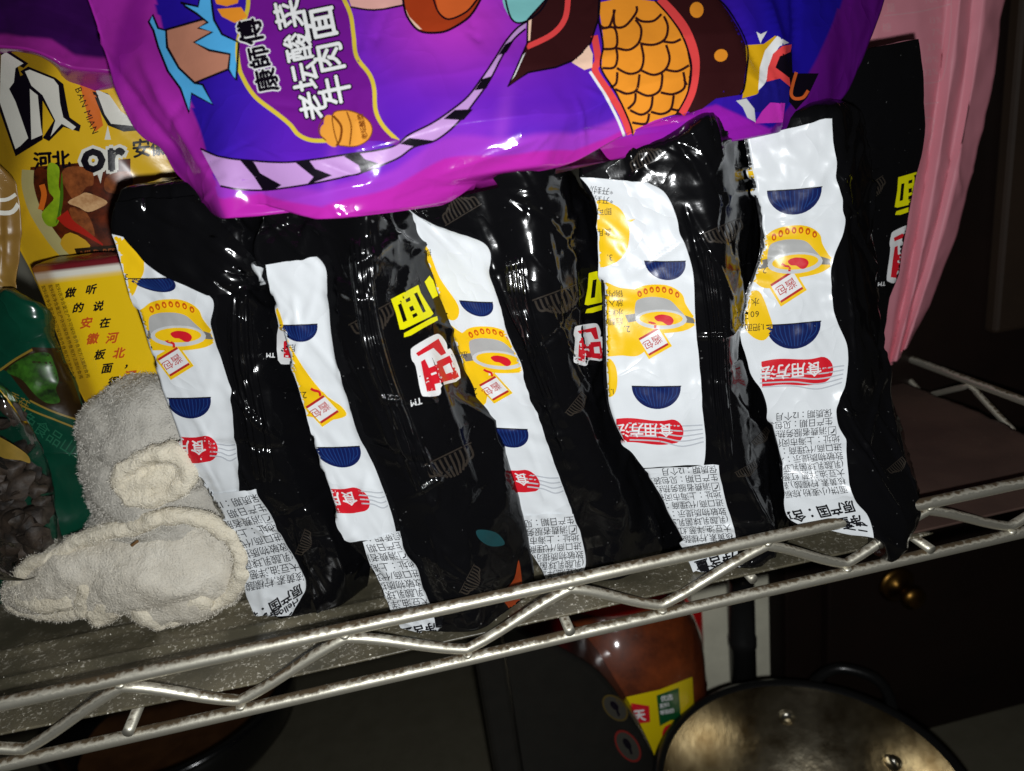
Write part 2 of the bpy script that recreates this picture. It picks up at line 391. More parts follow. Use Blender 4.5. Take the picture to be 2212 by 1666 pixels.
wire('top_rail', wob(lp((XL, 0, 28), (XR, 0, 28)), .35, 3), 2.9)
wire('bottom_rail', wob(lp((XL, 0, 0), (XR, 0, 0)), .3, 5), 2.8)
zx = [-267, -222, -177, -134, -92, -44, 5, 54, 95, 147, 187, 229, 275, 318, 357]
zz = [(x, 0.6, 4.6 if i % 2 == 0 else 23.6) for i, x in enumerate(zx)]
zp = []
for i in range(len(zz)-1):   # rounded bends
    a, b = np.array(zz[i]), np.array(zz[i+1])
    for t in np.linspace(0, 1, 16, endpoint=False):
        tt = t+.035*math.sin(2*math.pi*t) ; q = a*(1-t)+b*t; k = .5-.5*math.cos(math.pi*t); q[2] = a[2]*(1-(t*.72+k*.28))+b[2]*(t*.72+k*.28); zp.append(q)
wire('zigzag_wire', np.array(zp), 2.35)
for i in range(3, len(zz)-1):
    v, f = lathe((zz[i][0], -.6, 25.6 if i % 2 else 2.4), [(0.01, -1.2), (1.9, -.9), (2.4, 0), (1.9, .9), (.01, 1.2)], 12); mesh('weld_spot', v, f, WIRE, sh)
for x in (-322, -229, -136, 51, 142, 229, 310):
    wire('cross_wire', lp((x, -3.6 if x in (-136, 51, 229) else 4, 4.6), (x, YB, 4.6), 8), 2.3)
wire('side_rail', lp((XR, 0, 28), (XR, YB, 28), 20), 2.6); wire('side_rail', lp((XR, 0, 0), (XR, YB, 0), 20), 2.4)
sz = [(XR, y, 25 if i % 2 else 4) for i, y in enumerate(np.linspace(0, YB, 9))]
wire('side_zigzag', np.concatenate([lp(a, b, 8)[:-1] for a, b in zip(sz, sz[1:])]), 2.)
wire('back_rail', lp((XL, YB, 28), (XR, YB, 28), 8), 2.4); wire('back_rail', lp((XL, YB, 0), (XR, YB, 0), 8), 2.4)

def speck(name, c1, c2, c3, rough, sc_=700., lo=.56, hi=.66, metal=0.):
    m, n, l, b = node_mat(name); tc = n.new('ShaderNodeTexCoord'); b.inputs['Roughness'].default_value = rough; b.inputs['Metallic'].default_value = metal
    a = n.new('ShaderNodeTexNoise'); a.inputs['Scale'].default_value = sc_; a.inputs['Detail'].default_value = 3; a.inputs['Roughness'].default_value = .7; l.new(tc.outputs['Object'], a.inputs['Vector'])
    c = n.new('ShaderNodeTexNoise'); c.inputs['Scale'].default_value = 26; c.inputs['Detail'].default_value = 6; l.new(tc.outputs['Object'], c.inputs['Vector'])
    mx = n.new('ShaderNodeMix'); mx.data_type = 'RGBA'; mx.inputs[6].default_value = (*c1, 1); mx.inputs[7].default_value = (*c2, 1)
    r0 = n.new('ShaderNodeMapRange'); r0.inputs['From Min'].default_value = .38; r0.inputs['From Max'].default_value = .62; l.new(c.outputs[0], r0.inputs['Value']); l.new(r0.outputs[0], mx.inputs[0])
    r1 = n.new('ShaderNodeMapRange'); r1.inputs['From Min'].default_value = lo; r1.inputs['From Max'].default_value = hi; l.new(a.outputs[0], r1.inputs['Value'])
    pm = n.new('ShaderNodeMath'); pm.operation = 'MULTIPLY'; l.new(r1.outputs[0], pm.inputs[0]); l.new(r0.outputs[0], pm.inputs[1])
    m2 = n.new('ShaderNodeMix'); m2.data_type = 'RGBA'; l.new(pm.outputs[0], m2.inputs[0]); l.new(mx.outputs[2], m2.inputs[6]); m2.inputs[7].default_value = (*c3, 1)
    l.new(m2.outputs[2], b.inputs['Base Color'])
    bp = n.new('ShaderNodeBump'); bp.inputs['Strength'].default_value = .25; bp.inputs['Distance'].default_value = .0005; l.new(a.outputs[0], bp.inputs['Height']); l.new(bp.outputs[0], b.inputs['Normal'])
    return m
LINER = speck('liner', lin((74, 70, 56)), lin((112, 105, 86)), lin((220, 214, 198)), .36, 560.)
def sheet(name, x0, x1, y0, y1, z, m, nx=160, ny=120, front=None, right=None, amp=.0, th=1., ridge=1.):
    X = np.linspace(0, 1, nx); Y = np.linspace(0, 1, ny); gx = x0+(x1-x0)*X[None]+0*Y[:, None]; gy = y0+(y1-y0)*Y[:, None]+0*X[None]
    if front: fy = np.interp(gx[0], *front); gy = fy[None]+(y1-fy[None])*Y[:, None]**1.3
    if right is not None: gx = x0+(right[:ny, None]-x0)*X[None]
    gz = z+0*gx+ridge*(1.5*np.exp(-((gy-47)/2.2)**2)+1.6*np.exp(-((gy-71)/2.6)**2)-1.2*np.exp(-((gy-42)/3)**2))+amp*latt(gx, gy, 40, 5, False)
    top = np.stack([gx, gy, gz], -1).reshape(-1, 3); bot = top-[0, 0, th]; n = nx*ny
    f = grid_faces(ny, nx).tolist(); f += [[q[3]+n, q[2]+n, q[1]+n, q[0]+n] for q in f]
    e = [(i, i+1) for i in range(nx-1)]+[(i*nx+nx-1, (i+1)*nx+nx-1) for i in range(ny-1)]
    f += [[a, a+n, b+n, b] for a, b in e]
    return mesh(name, np.concatenate([top, bot]), f, m)
o = sheet('shelf_liner', XL+4, 236, 6, YB-6, 8.0, LINER, front=([-420, -190, -66, 0, 236], [12, 9.5, 4.5, 4.8, 4.2]))
tag(o, 'grubby grey olive liner sheet with raised ridges lying under the gloves', 'shelf liner')
rr = 353+3*latt(np.linspace(0, 300, 120), np.zeros(120), 18, 4)+1.5*latt(np.linspace(0, 300, 120), np.zeros(120), 5, 9)
DIM_LINER = speck('dim_liner_brown', lin((70, 50, 42)), lin((84, 62, 52)), lin((150, 132, 112)), .75, 260., .68, .74)  # for a sheet added at the liner's end; the dim light is in its colour
o = sheet('dim_liner_sheet', 222, 353, 4, YB-8, 10.9, DIM_LINER, nx=50, right=rr, front=([222, 353], [4.5, 5.2]), th=1.2, ridge=0., amp=.5)
tag(o, 'added reddish brown sheet with ragged edge, coloured as dimly lit liner, on the empty shelf end', 'cardboard')
g = np.random.default_rng(3)
V = []; F = []
for i in range(170):     # crumbs and salt grains scattered on the liner
    x = g.uniform(-260, 230); y = 6+abs(g.normal(0, 45)); s = g.uniform(.18, .5); z = 8.4+1.5*math.exp(-((y-47)/2.2)**2)+1.6*math.exp(-((y-71)/2.6)**2)
    n0 = len(V); q = g.normal(0, 1, (6, 3)); q = np.array([[1, 0, 0], [0, 1, 0], [-1, 0, 0], [0, -1, 0], [0, 0, 1], [0, 0, -1]])*s*g.uniform(.6, 1.3, (6, 1)); V += (q+[x, y, z]).tolist()
    F += [[n0+a, n0+b, n0+c] for a, b, c in ((0, 1, 4), (1, 2, 4), (2, 3, 4), (3, 0, 4), (1, 0, 5), (2, 1, 5), (3, 2, 5), (0, 3, 5))]
o = mesh('crumbs', V, F, mat('crumb', lin((225, 220, 205)), .6), sm=False); tag(o, 'pale crumbs and grains scattered over the shelf liner', 'crumbs', kind='stuff')

# ------------------------------------------------------------------ noodle packets
FILM = mat('black_film', lin((12, 12, 14)), .13, spec=.65, bump=.06, bscale=420, detail=3, crinkle=.14, cscale=30.)
WHITE = mat('white_film', lin((228, 232, 235)), .28, spec=.45, bump=.08, bscale=240, detail=3, crinkle=.2, cscale=36.)
def dust(m, lo=.775, hi=.80, scale=560., c=.1):
    n, l = m.node_tree.nodes, m.node_tree.links; b = n['Principled BSDF']; tc = n.new('ShaderNodeTexCoord'); nz = n.new('ShaderNodeTexNoise'); nz.inputs['Scale'].default_value = scale; nz.inputs['Detail'].default_value = 1.
    l.new(tc.outputs['Object'], nz.inputs['Vector']); r = n.new('ShaderNodeMapRange'); r.inputs['From Min'].default_value = lo; r.inputs['From Max'].default_value = hi; l.new(nz.outputs[0], r.inputs['Value'])
    mx = n.new('ShaderNodeMix'); mx.data_type = 'RGBA'; mx.inputs[6].default_value = b.inputs['Base Color'].default_value[:]; mx.inputs[7].default_value = (c, c, c, 1); l.new(r.outputs[0], mx.inputs[0]); l.new(mx.outputs[2], b.inputs['Base Color'])
dust(FILM)
I_YEL = ink('yellow', (247, 200, 24)); I_BLK = ink('black', (24, 24, 28)); I_RED = ink('red', (212, 30, 44)); I_WHT = ink('white', (232, 232, 232)); I_NAVY = ink('navy', (18, 30, 84)); I_NAVY2 = ink('navy_stripe', (30, 60, 120))
I_GREY = ink('grey', (176, 176, 174)); I_DGREY = ink('dark_grey', (120, 116, 110)); I_LGREY = ink('light_grey', (205, 206, 206)); I_LINE = ink('ridge_shade', (190, 194, 200)); I_OR = ink('orange', (205, 90, 20)); I_LOGO = ink('logo_yellow', (238, 232, 10)); I_GHOST = ink('ghost', (52, 46, 40), .25); I_SRED = ink('sachet_red', (185, 40, 40))
K1 = fr(900, 800, 2000)
def pshape(m, *polys): return ([tri_poly(p) for p in polys], m)
class Ribbon:
    def __init__(s, R, h): s.R = smooth(R, 8); s.h = np.array(h, float)/np.hypot(*h)
    def at(s, y):
        i = np.searchsorted(s.R[:, 1], y); i = min(max(i, 1), len(s.R)-1); a, b = s.R[i-1], s.R[i]; t = (y-a[1])/max(b[1]-a[1], 1e-3)
        lo, hi = s.R[max(i-14, 0)], s.R[min(i+14, len(s.R)-1)]; d = (hi-lo)/np.linalg.norm(hi-lo)
        return a+(b-a)*t, d
    def fn(s, y, w):
        o, d = s.at(y); o = o+s.h*w; return (lambda pts: np.array([o-s.h*p[0]+d*p[1] for p in np.asarray(pts, float)])), o, d
def bowl(rb, y, w, r):
    T, o, d = rb.fn(y, w)
    r *= 1.06; half = np.array([(r*math.cos(a), r*.92*math.sin(a)) for a in np.linspace(0, math.pi, 20)])
    st = [stroke(T([(x*r, .05*r), (x*r*.93, .35*r), (x*r*.62, .9*r*math.sqrt(max(0, 1-(x*.8)**2))-.08*r)]), r*.035, 4) for x in np.linspace(-.85, .85, 11)]
    return [(tri_poly(T(half)), I_NAVY), (st, I_NAVY2), (stroke(T([(-r*1.0, -1), (0, .0), (r*1.02, -1)]), 2.2, 4), I_BLK)]
def pot(rb, y, w, s, flip=1):
    T, o, d = rb.fn(y, w); k = s/60.
    S = lambda pts: T(np.array(pts, float)*k)
    cloud = [(-85, -52), (-60, -64), (-45, -74), (-25, -80), (0, -82), (25, -80), (48, -70), (62, -55), (66, -36), (80, -10), (92, 4), (84, 16), (55, 30), (0, 36), (-60, 34), (-95, 40), (-120, 50), (-120, -50)]
    L = [(blobpoly(S(cloud), 4), I_YEL)]
    L.append(([tri_poly(S([(-82, -8), (-56, -12), (-54, 6), (-76, 10)])), tri_poly(S([(62, -8), (82, 0), (84, 12), (60, 10)]))], I_DGREY))
    L.append((blobpoly(S([(-56, 2), (-54, -36), (-40, -48), (-10, -52), (26, -46), (46, -26), (62, 0), (30, 20), (-30, 22)]), 5), I_GREY))
    L.append((tri_poly(S(ellipse(4, 2, 62, 24))), I_LGREY)); L.append((tri_poly(S(ellipse(4, 0, 52, 17))), I_YEL))
    L.append((blobpoly(S([(-12, -4), (4, -10), (26, -6), (34, 4), (28, 14), (18, 16), (6, 8), (-6, 6)]), 4), I_RED))
    L.append(([tri_poly(S(ellipse(x, yy-62, 5.2, 7.5)), [S(ellipse(x, yy-61, 2.2, 3.6, n=10))]) for x, yy in zip(np.linspace(-42, 48, 7), (2, -4, -8, -9, -8, -4, 4))], I_OR))
    return L
def sachet(rb, y, w, s, rot=-.5):
    T, o, d = rb.fn(y, w); c, sn = math.cos(rot), math.sin(rot)
    S = lambda pts: T(np.array([(p[0]*c-p[1]*sn, p[0]*sn+p[1]*c) for p in pts])*s)
    sq = lambda a, b: [(-a, -b), (a, -b), (a, b), (-a, b)]
    q = S([(0, 0), (1, 0), (0, 1)]); xd = q[0]-q[1]; ud = q[2]-q[0]; st = S([(.52, -.22)])[0]
    return [(tri_poly(S(sq(.78, .72))), I_YEL), (tri_poly(S(sq(.66, .56))), I_WHT), ([tri_poly(S([(-.66, -.56), (.66, -.56), (.66, -.44), (-.66, -.44)])), tri_poly(S([(-.66, .44), (.66, .44), (.66, .56), (-.66, .56)]))], I_SRED),
            (text('酱包', st, xd/np.linalg.norm(xd), ud/np.linalg.norm(ud), .56*s), I_SRED), (stroke(S([(.5, -.6), (.62, -.8), (.45, -1.0), (.38, -1.15)]), s*.13, 4), I_RED)]
def pill(rb, y, w, hgt, ln):
    T, o, d = rb.fn(y, w); h = hgt/2
    pts = [(h*.9*math.sin(a)-h*.0, -h*math.cos(a)) for a in np.linspace(0, math.pi, 12)]; wv = lambda x: 3.*math.sin(x/22.)
    pts = [(p[0]-h*.3, p[1]) for p in pts]+[(-x, h+wv(x)) for x in np.linspace(h, ln, 14)]+[(-x, -h+wv(x)) for x in np.linspace(ln, h, 14)]
    return [(tri_poly(T(pts)), I_RED), (text('食用方法', T([(-h*.3, -h*.56)])[0], rb.h, d, hgt*.58, .016, .03), I_WHT)]
def lines(rb, y, n=3, ln=150, gap=9):  # grey strokes paint the shading of crimp ridges across the white panel
    out = []
    for i in range(n):
        T, o, d = rb.fn(y+i*gap, 2); out.append(stroke(T([(0, 0), (-ln*.3, 2+2*i), (-ln*.6, -1), (-ln, -4)]), 3.0, 6))
    return [(out, I_LINE)]
INFO = ['保质期：12个月', '生产日期：见包装正面', '☎消费者服务热线', '地址：上海市闵行区', '进口商/代理商：三养', '致敏物质提示：本品', '(乳酸乳球菌乳亚种)', '大豆油,洋葱,红葱', '核黄素,柠檬酸),酱', '面饼(小麦粉,棕榈']
def info(rb, y0, n, size, gap, first=0, pad=4):
    sh_ = []
    for i in range(n):
        T, o, d = rb.fn(y0+i*gap, pad); s = INFO[(first+i) % len(INFO)]
        if s[0] == '☎':
            q = T([(-1, 0), (-size*.95, 0), (-size*.95, size*.95), (-1, size*.95)]); sh_.append(stroke(q, 1.6, 1, True)); sh_.append(stroke(T([(-size*.25, size*.25), (-size*.35, size*.6), (-size*.7, size*.75)]), 2.6, 4)); s = s[1:]; T, o, d = rb.fn(y0+i*gap, pad+size*1.1)
        sh_ += text(s, T([(0, 0)])[0], rb.h, d, size)
    return [(sh_, I_BLK)]
def boldtext(rb, items):
    sh_ = []
    for s, y, w, size, tilt in items:
        T, o, d = rb.fn(y, w); c, sn = math.cos(tilt), math.sin(tilt); h = rb.h*c+d*sn; u = d*c-rb.h*sn; sh_ += text(s, o, h, u, size, .03)
    return [(sh_, I_BLK)]
def bubble(pts, txt=None, tail=None):
    L = [(blobpoly(pts, 5), I_YEL)]
    if tail: L[0] = ([L[0][0], tri_poly(tail)], I_YEL)
    if txt: L.append(([q for s, o, size in txt for q in text(s, o, (-1, .04), (.04, 1), size)], I_BLK))
    return L
def ghost(surf, par, cx, cy, r, rot):
    c, s = math.cos(rot), math.sin(rot); S = lambda pts: np.array([(cx+p[0]*c-p[1]*s, cy+p[0]*s+p[1]*c) for p in pts])*1.
    st = [stroke(S([(x*r, 0), (x*r*.95, .4*r), (x*r*.6, .8*r*math.sqrt(1-(x*.9)**2))]), r*.085, 4) for x in np.linspace(-.9, .9, 10)]
    st.append(stroke(S([(-r, -.05*r), (r, -.05*r)]), r*.05, 2))
    prnt(surf, par, 'bowl_print', [(st, I_GHOST)], base=.12)
def aff(src, dst):
    A = np.c_[np.array(src, float), np.ones(3)]; Mx = np.linalg.solve(A, np.array(dst, float)); return lambda pts: (np.c_[np.array(pts, float), np.ones(len(pts))]@Mx)
MIAN = [(1320, 790), (1540, 675), (1560, 740), (1662, 905), (1640, 928), (1420, 1032), (1392, 1032), (1360, 900)]
MIANH = [[(1375, 835), (1403, 820), (1450, 960), (1420, 975)], [(1435, 792), (1470, 772), (1478, 800), (1445, 817)], [(1465, 855), (1495, 840), (1510, 875), (1480, 890)], [(1490, 915), (1524, 897), (1535, 920), (1500, 942)], [(1505, 745), (1530, 735), (1600, 888), (1577, 898)]]
BAR = [(1425, 1095), (1425, 1062), (1640, 942), (1690, 925), (1697, 958), (1580, 1020), (1480, 1080)]
PIECE = [(1590, 650), (1630, 600), (1660, 640), (1700, 760), (1655, 785), (1612, 700)]
RW = [(1480, 1210), (1500, 1170), (1660, 1078), (1715, 1075), (1765, 1140), (1775, 1190), (1810, 1200), (1880, 1420), (1732, 1480), (1722, 1540), (1690, 1565), (1600, 1570), (1562, 1540), (1520, 1330), (1490, 1280)]
RR = [[(1520, 1222), (1700, 1105), (1762, 1222), (1722, 1242), (1660, 1180), (1540, 1247)], [(1560, 1290), (1592, 1270), (1625, 1340), (1690, 1312), (1685, 1290), (1790, 1240), (1866, 1410), (1830, 1430), (1670, 1470), (1680, 1520), (1610, 1530), (1580, 1400)]]
RH = [[(1735, 1330), (1790, 1300), (1820, 1370), (1760, 1390)], [(1640, 1385), (1680, 1370), (1690, 1385), (1645, 1400)]]
def logo(surf, par, T=None, T2=None, tm=True, clip=None):
    T = T or (lambda p: np.array(K1(*p))); T2 = T2 or T
    prnt(surf, par, 'yellow_lettering', [([tri_poly(T(MIAN), [T(h) for h in MIANH]), tri_poly(T(BAR)), tri_poly(T(PIECE))], I_LOGO)], clip=clip)
    prnt(surf, par, 'red_lettering', [(blobpoly(T2(RW), 3), I_WHT), ([tri_poly(T2(RR[0])), tri_poly(T2(RR[1]), [T2(h) for h in RH])], I_RED)], clip=clip)
    if tm:
        q = T2([(1568, 1578), (1466, 1606), (1574, 1612)]); xd = q[1]-q[0]; ud = q[2]-q[0]; n = np.linalg.norm(xd); prnt(surf, par, 'trademark_lettering', [(text('TM', q[0], xd/n, ud/np.linalg.norm(ud), n*.62, .03), I_WHT)], clip=clip)
GRP = 'black noodle packets standing in a row on the wire shelf'
def packet(label, cols, back, seed, amp=1., segs=None, **kw):
    x = [p for c, _ in cols for p in c]
    bx = (min(uy(*p, 30)[0] for p in x), max(uy(*p, 30)[0] for p in x), 10, 205)
    sg = rand_segs(40, bx, seed, L=(12, 55), w=(1.4, 4.2), a=(-1.4, 1.8))+rand_segs(30, bx, seed+40, ang=(1.75, .22), L=(18, 80), w=(1.2, 2.6), a=(.5, 1.7))+rand_segs(36, (bx[0], bx[1], 160, 206), seed+80, L=(8, 34), w=(1.2, 2.8), a=(-1.2, 1.7))+list(segs or [])
    A, f, nf = bag_grid(cols, back, seed=seed, amp=amp, segs=sg, rows=210, sub=26, soft0=.42, **kw)
    base = A.reshape(-1, 3); e = empty('noodle_packet', (float(base[:, 0].mean()), float(base[:, 1].mean()), 8.5), label, 'noodle packet', GRP)
    mesh('film_body', base, f, FILM, e)
    return e, surf_front(A)

# --- packet beside the gloves
B1 = [(262, 430), (247, 505), (300, 680), (345, 830), (395, 960), (455, 1065), (520, 1180), (545, 1300), (588, 1356)]
D1 = [(420, 412), (455, 560), (475, 760), (505, 900), (520, 1050), (600, 1130), (655, 1250), (625, 1362)]
E1 = [(520, 425), (545, 620), (572, 760), (595, 900), (630, 1030), (700, 1150), (730, 1260), (705, 1350)]
F1 = [(600, 440), (600, 580), (655, 760), (705, 900), (750, 1050), (800, 1180), (790, 1290), (765, 1335)]
e1, s1 = packet('black noodle packet next to the white gloves, black flap folded over its white panel', [(B1, (50, 56)), (D1, (38, 48)), (E1, (38, 48)), (F1, (58, 62))], ((40, 60), (-20, 50)), 11)
L1 = [(247, 505), (300, 680), (345, 830), (395, 960), (440, 1045), (455, 1066)]
R1 = [(300, 520), (420, 612), (466, 645), (462, 700), (478, 765), (499, 835), (507, 905), (517, 1000), (520, 1062)]
w1, ws1 = strip(s1, e1, 'white_panel', L1, R1, WHITE, seed=1, teeth=.8)
Li1 = [(450, 1064), (520, 1180), (545, 1300), (588, 1357)]; Ri1 = [(556, 1052), (600, 1130), (640, 1200), (667, 1252), (640, 1310), (618, 1358)]
i1, is1 = strip(s1, e1, 'ingredient_panel', Li1, Ri1, WHITE, rows=70, off=.9, seed=2)
fl1, fs1 = strip(s1, e1, 'folded_flap', [(262, 440), (266, 490), (335, 572), (412, 616), (455, 634)], [(430, 420), (500, 500), (555, 585), (560, 625), (545, 632)], FILM, rows=60, off=2.6, amp=1.2, seed=3, teeth=3)
rb = Ribbon(R1, (-1, .02)); rbi = Ribbon(Ri1, (-1, .2))
prnt(ws1, w1, 'instruction_print', bubble([(240, 500), (300, 530), (312, 580), (300, 610), (285, 640), (250, 640)], [('3.', (278, 592), 18)]))
prnt(ws1, w1, 'bowl_print', bowl(rb, 600, 80, 44)); prnt(ws1, w1, 'pot_print', pot(rb, 722, 84, 58)); prnt(ws1, w1, 'sachet_print', sachet(rb, 779, 106, 40))
prnt(ws1, w1, 'bowl_print', bowl(rb, 858, 96, 46)); prnt(ws1, w1, 'cooking_label', pill(rb, 968, 60, 56, 140)); prnt(ws1, w1, 'crimp_shade_lines', lines(rb, 960, 4, 60))
prnt(is1, i1, 'ingredient_text', info(rbi, 1066, 9, 21, 21)); prnt(is1, i1, 'bold_lettering', boldtext(rbi, [('原产国：韩国', 1258, 18, 26, .4), ('Hello', 1290, 8, 20, .5), ('净含量', 1300, 40, 26, .4), ('火鸡拌面', 1322, 2, 22, .5)]))
strip(s1, e1, 'crimped_seal', [(490, 640), (492, 760), (520, 900), (540, 1040)], [(545, 625), (550, 760), (575, 900), (600, 1050)], FILM, off=.8, ridges=4, seed=4, amp=.5, colsn=50)
prnt(s1, e1, 'red_lettering', [(blobpoly([(602, 700), (640, 690), (650, 785), (625, 787), (600, 778)], 3), I_WHT), (tri_poly([(612, 738), (640, 730), (648, 776), (612, 772)]), I_RED)]); prnt(s1, e1, 'trademark_lettering', [(text('TM', (594, 763), (-1, 0), (0, 1), 13, .03), I_WHT)])
prnt(s1, e1, 'red_lettering', [(text('玩', (622, 462), (-1, .05), (.05, 1), 50, .1), I_WHT), (text('玩', (622, 462), (-1, .05), (.05, 1), 50, .02), I_RED)])
ghost(s1, e1, 650, 1170, 30, -1.2)
# --- packet whose white corner is cut
B2 = [(562, 468), (550, 560), (600, 660), (650, 830), (680, 950), (742, 1150), (795, 1215), (838, 1290), (868, 1356)]
D2 = [(700, 470), (716, 600), (735, 790), (775, 930), (845, 1090), (880, 1190), (938, 1310), (952, 1378)]
E2 = [(800, 455), (806, 620), (855, 800), (905, 950), (965, 1100), (1005, 1200), (1040, 1290), (1050, 1366)]
F2 = [(880, 440), (920, 520), (978, 680), (1035, 830), (1085, 980), (1130, 1130), (1150, 1240), (1145, 1338)]
e2, s2 = packet('black noodle packet with yellow and red lettering and a rounded bare white corner', [(B2, (34, 20)), (D2, (24, 12)), (E2, (12, 8)), (F2, (38, 26))], ((40, 70), (-20, 60)), 12)
L2 = [(577, 572), (590, 640), (602, 662), (625, 750), (650, 830), (680, 950), (710, 1070), (745, 1160), (760, 1166)]
R2 = [(690, 555), (708, 575), (714, 640), (720, 720), (736, 790), (757, 860), (777, 930), (810, 1000), (845, 1090), (862, 1160)]
w2, ws2 = strip(s2, e2, 'white_panel', L2, R2, WHITE, seed=5, teeth=.8)
strip(s2, e2, 'white_corner', [(545, 560), (558, 590), (572, 622)], [(577, 580), (576, 600), (574, 624)], WHITE, rows=14, colsn=8, off=.9, seed=6)
Li2 = [(786, 1166), (806, 1215), (840, 1290), (868, 1352)]; Ri2 = [(866, 1142), (882, 1190), (905, 1215), (920, 1262), (938, 1310), (952, 1372)]
i2, is2 = strip(s2, e2, 'ingredient_panel', Li2, Ri2, WHITE, rows=60, off=.9, seed=7, teeth=1.5)
rb = Ribbon(R2, (-1, .03)); rbi = Ribbon(Ri2, (-1, .1))
prnt(ws2, w2, 'instruction_print', bubble([(570, 650), (600, 665), (625, 740), (660, 800), (700, 850), (740, 880), (745, 900), (690, 905), (620, 860)], [('2.', (664, 846), 20), ('后', (640, 745), 18)]))
prnt(ws2, w2, 'bowl_print', bowl(rb, 700, 72, 38)); prnt(ws2, w2, 'sachet_print', sachet(rb, 882, 66, 40)); prnt(ws2, w2, 'bowl_print', bowl(rb, 964, 66, 48)); prnt(ws2, w2, 'cooking_label', pill(rb, 1077, 60, 56, 140)); prnt(ws2, w2, 'crimp_shade_lines', lines(rb, 1062, 4, 60))
prnt(is2, i2, 'ingredient_text', info(rbi, 1150, 8, 20, 20)); prnt(is2, i2, 'bold_lettering', boldtext(rbi, [('净含量以', 1345, 6, 26, .1)]))
strip(s2, e2, 'crimped_seal', [(745, 520), (765, 660), (790, 780), (845, 930), (900, 1080)], [(800, 500), (815, 650), (845, 780), (895, 920), (945, 1060)], FILM, off=.8, ridges=5, seed=8, amp=.5, colsn=56)
logo(s2, e2)
for a in ((800, 680, 52, -.5), (965, 985, 60, -.45), (1010, 1250, 35, -1.1)): ghost(s2, e2, *a)
prnt(s2, e2, 'picture_print', [(blobpoly([(1030, 1145), (1070, 1150), (1090, 1175), (1060, 1180), (1035, 1165)], 4), ink('teal', (28, 66, 70))), (blobpoly([(1085, 1290), (1110, 1250), (1120, 1210), (1128, 1280), (1120, 1330)], 4), ink('flame', (150, 60, 26)))])
# --- packet with the domed black top
B3 = [(848, 415), (864, 445), (930, 590), (985, 750), (1040, 900), (1090, 1060), (1145, 1180), (1187, 1256)]
D3 = [(1000, 380), (1055, 530), (1095, 710), (1135, 830), (1200, 1000), (1250, 1130), (1270, 1215), (1250, 1264)]
E3 = [(1160, 356), (1185, 560), (1205, 760), (1245, 900), (1305, 1030), (1345, 1130), (1345, 1200), (1335, 1244)]
F3 = [(1250, 385), (1318, 560), (1322, 760), (1342, 900), (1418, 1030), (1465, 1110), (1500, 1170), (1495, 1208)]
e3, s3 = packet('black noodle packet with a crinkled shiny dome on top, pressed under the purple bag', [(B3, (34, 34)), (D3, (22, 26)), (E3, (14, 22)), (F3, (42, 42))], ((40, 70), (-20, 60)), 13)
L3 = [(862, 428), (885, 490), (930, 590), (955, 670), (985, 750), (1010, 830), (1040, 900), (1062, 970), (1090, 1060), (1104, 1110)]
R3 = [(868, 424), (920, 475), (1050, 525), (1060, 590), (1080, 640), (1095, 710), (1125, 780), (1135, 830), (1165, 900), (1200, 1000), (1230, 1080), (1238, 1112)]
w3, ws3 = strip(s3, e3, 'white_panel', L3, R3, WHITE, seed=9, teeth=5, tper=24, amp=.6, rows=160)
Li3 = [(1104, 1110), (1145, 1180), (1186, 1250)]; Ri3 = [(1238, 1104), (1250, 1135), (1266, 1210), (1245, 1258)]
i3, is3 = strip(s3, e3, 'ingredient_panel', Li3, Ri3, WHITE, rows=50, off=.7, seed=10, teeth=1.5)
rb = Ribbon(R3[2:], (-1, -.05)); rbi = Ribbon(Ri3, (-1, .08))
prnt(ws3, w3, 'instruction_print', bubble([(880, 525), (920, 530), (950, 600), (990, 660), (985, 690), (960, 680), (920, 600)], [('搅拌均匀即可', (932, 540), 16)])); prnt(ws3, w3, 'storage_text', [([q for i in range(3) for q in text('开封后即食', (935-14*i, 478-10*i), (-.7, -.55), (-.3, .9), 13)], I_BLK)])
prnt(ws3, w3, 'bowl_print', bowl(rb, 655, 55, 34)); prnt(ws3, w3, 'instruction_print', bubble([(950, 690), (1000, 720), (1050, 730), (1050, 870), (1000, 850), (970, 770)], [('2.', (1032, 838), 20), ('放入', (1010, 760), 16)])); prnt(ws3, w3, 'pot_print', pot(rb, 778, 52, 54)); prnt(ws3, w3, 'sachet_print', sachet(rb, 842, 72, 36)); prnt(ws3, w3, 'bowl_print', bowl(rb, 930, 84, 45)); prnt(ws3, w3, 'cooking_label', pill(rb, 1042, 66, 50, 120)); prnt(ws3, w3, 'crimp_shade_lines', lines(rb, 1032, 4, 80))
prnt(is3, i3, 'ingredient_text', info(rbi, 1116, 8, 18, 18.5, 1))
strip(s3, e3, 'crimped_seal', [(1085, 560), (1100, 650), (1135, 760), (1170, 870)], [(1135, 550), (1150, 650), (1180, 750), (1215, 860)], FILM, off=.8, ridges=5, seed=11, amp=.5, colsn=50)
K2 = fr(1500, 500, 2900)
logo(s3, e3, aff([(1320, 790), (1425, 1095), (1540, 675)], K2((1335, 930), (1312, 1182), (1530, 880))), aff([(1500, 1170), (1590, 1570), (1880, 1420)], K2((1262, 1262), (1250, 1495), (1430, 1475))), tm=False)
for a in ((1000, 462, 46, 2.6), (1205, 632, 58, -.35), (1240, 870, 30, -.9), (1180, 1080, 34, -1)): ghost(s3, e3, *a)
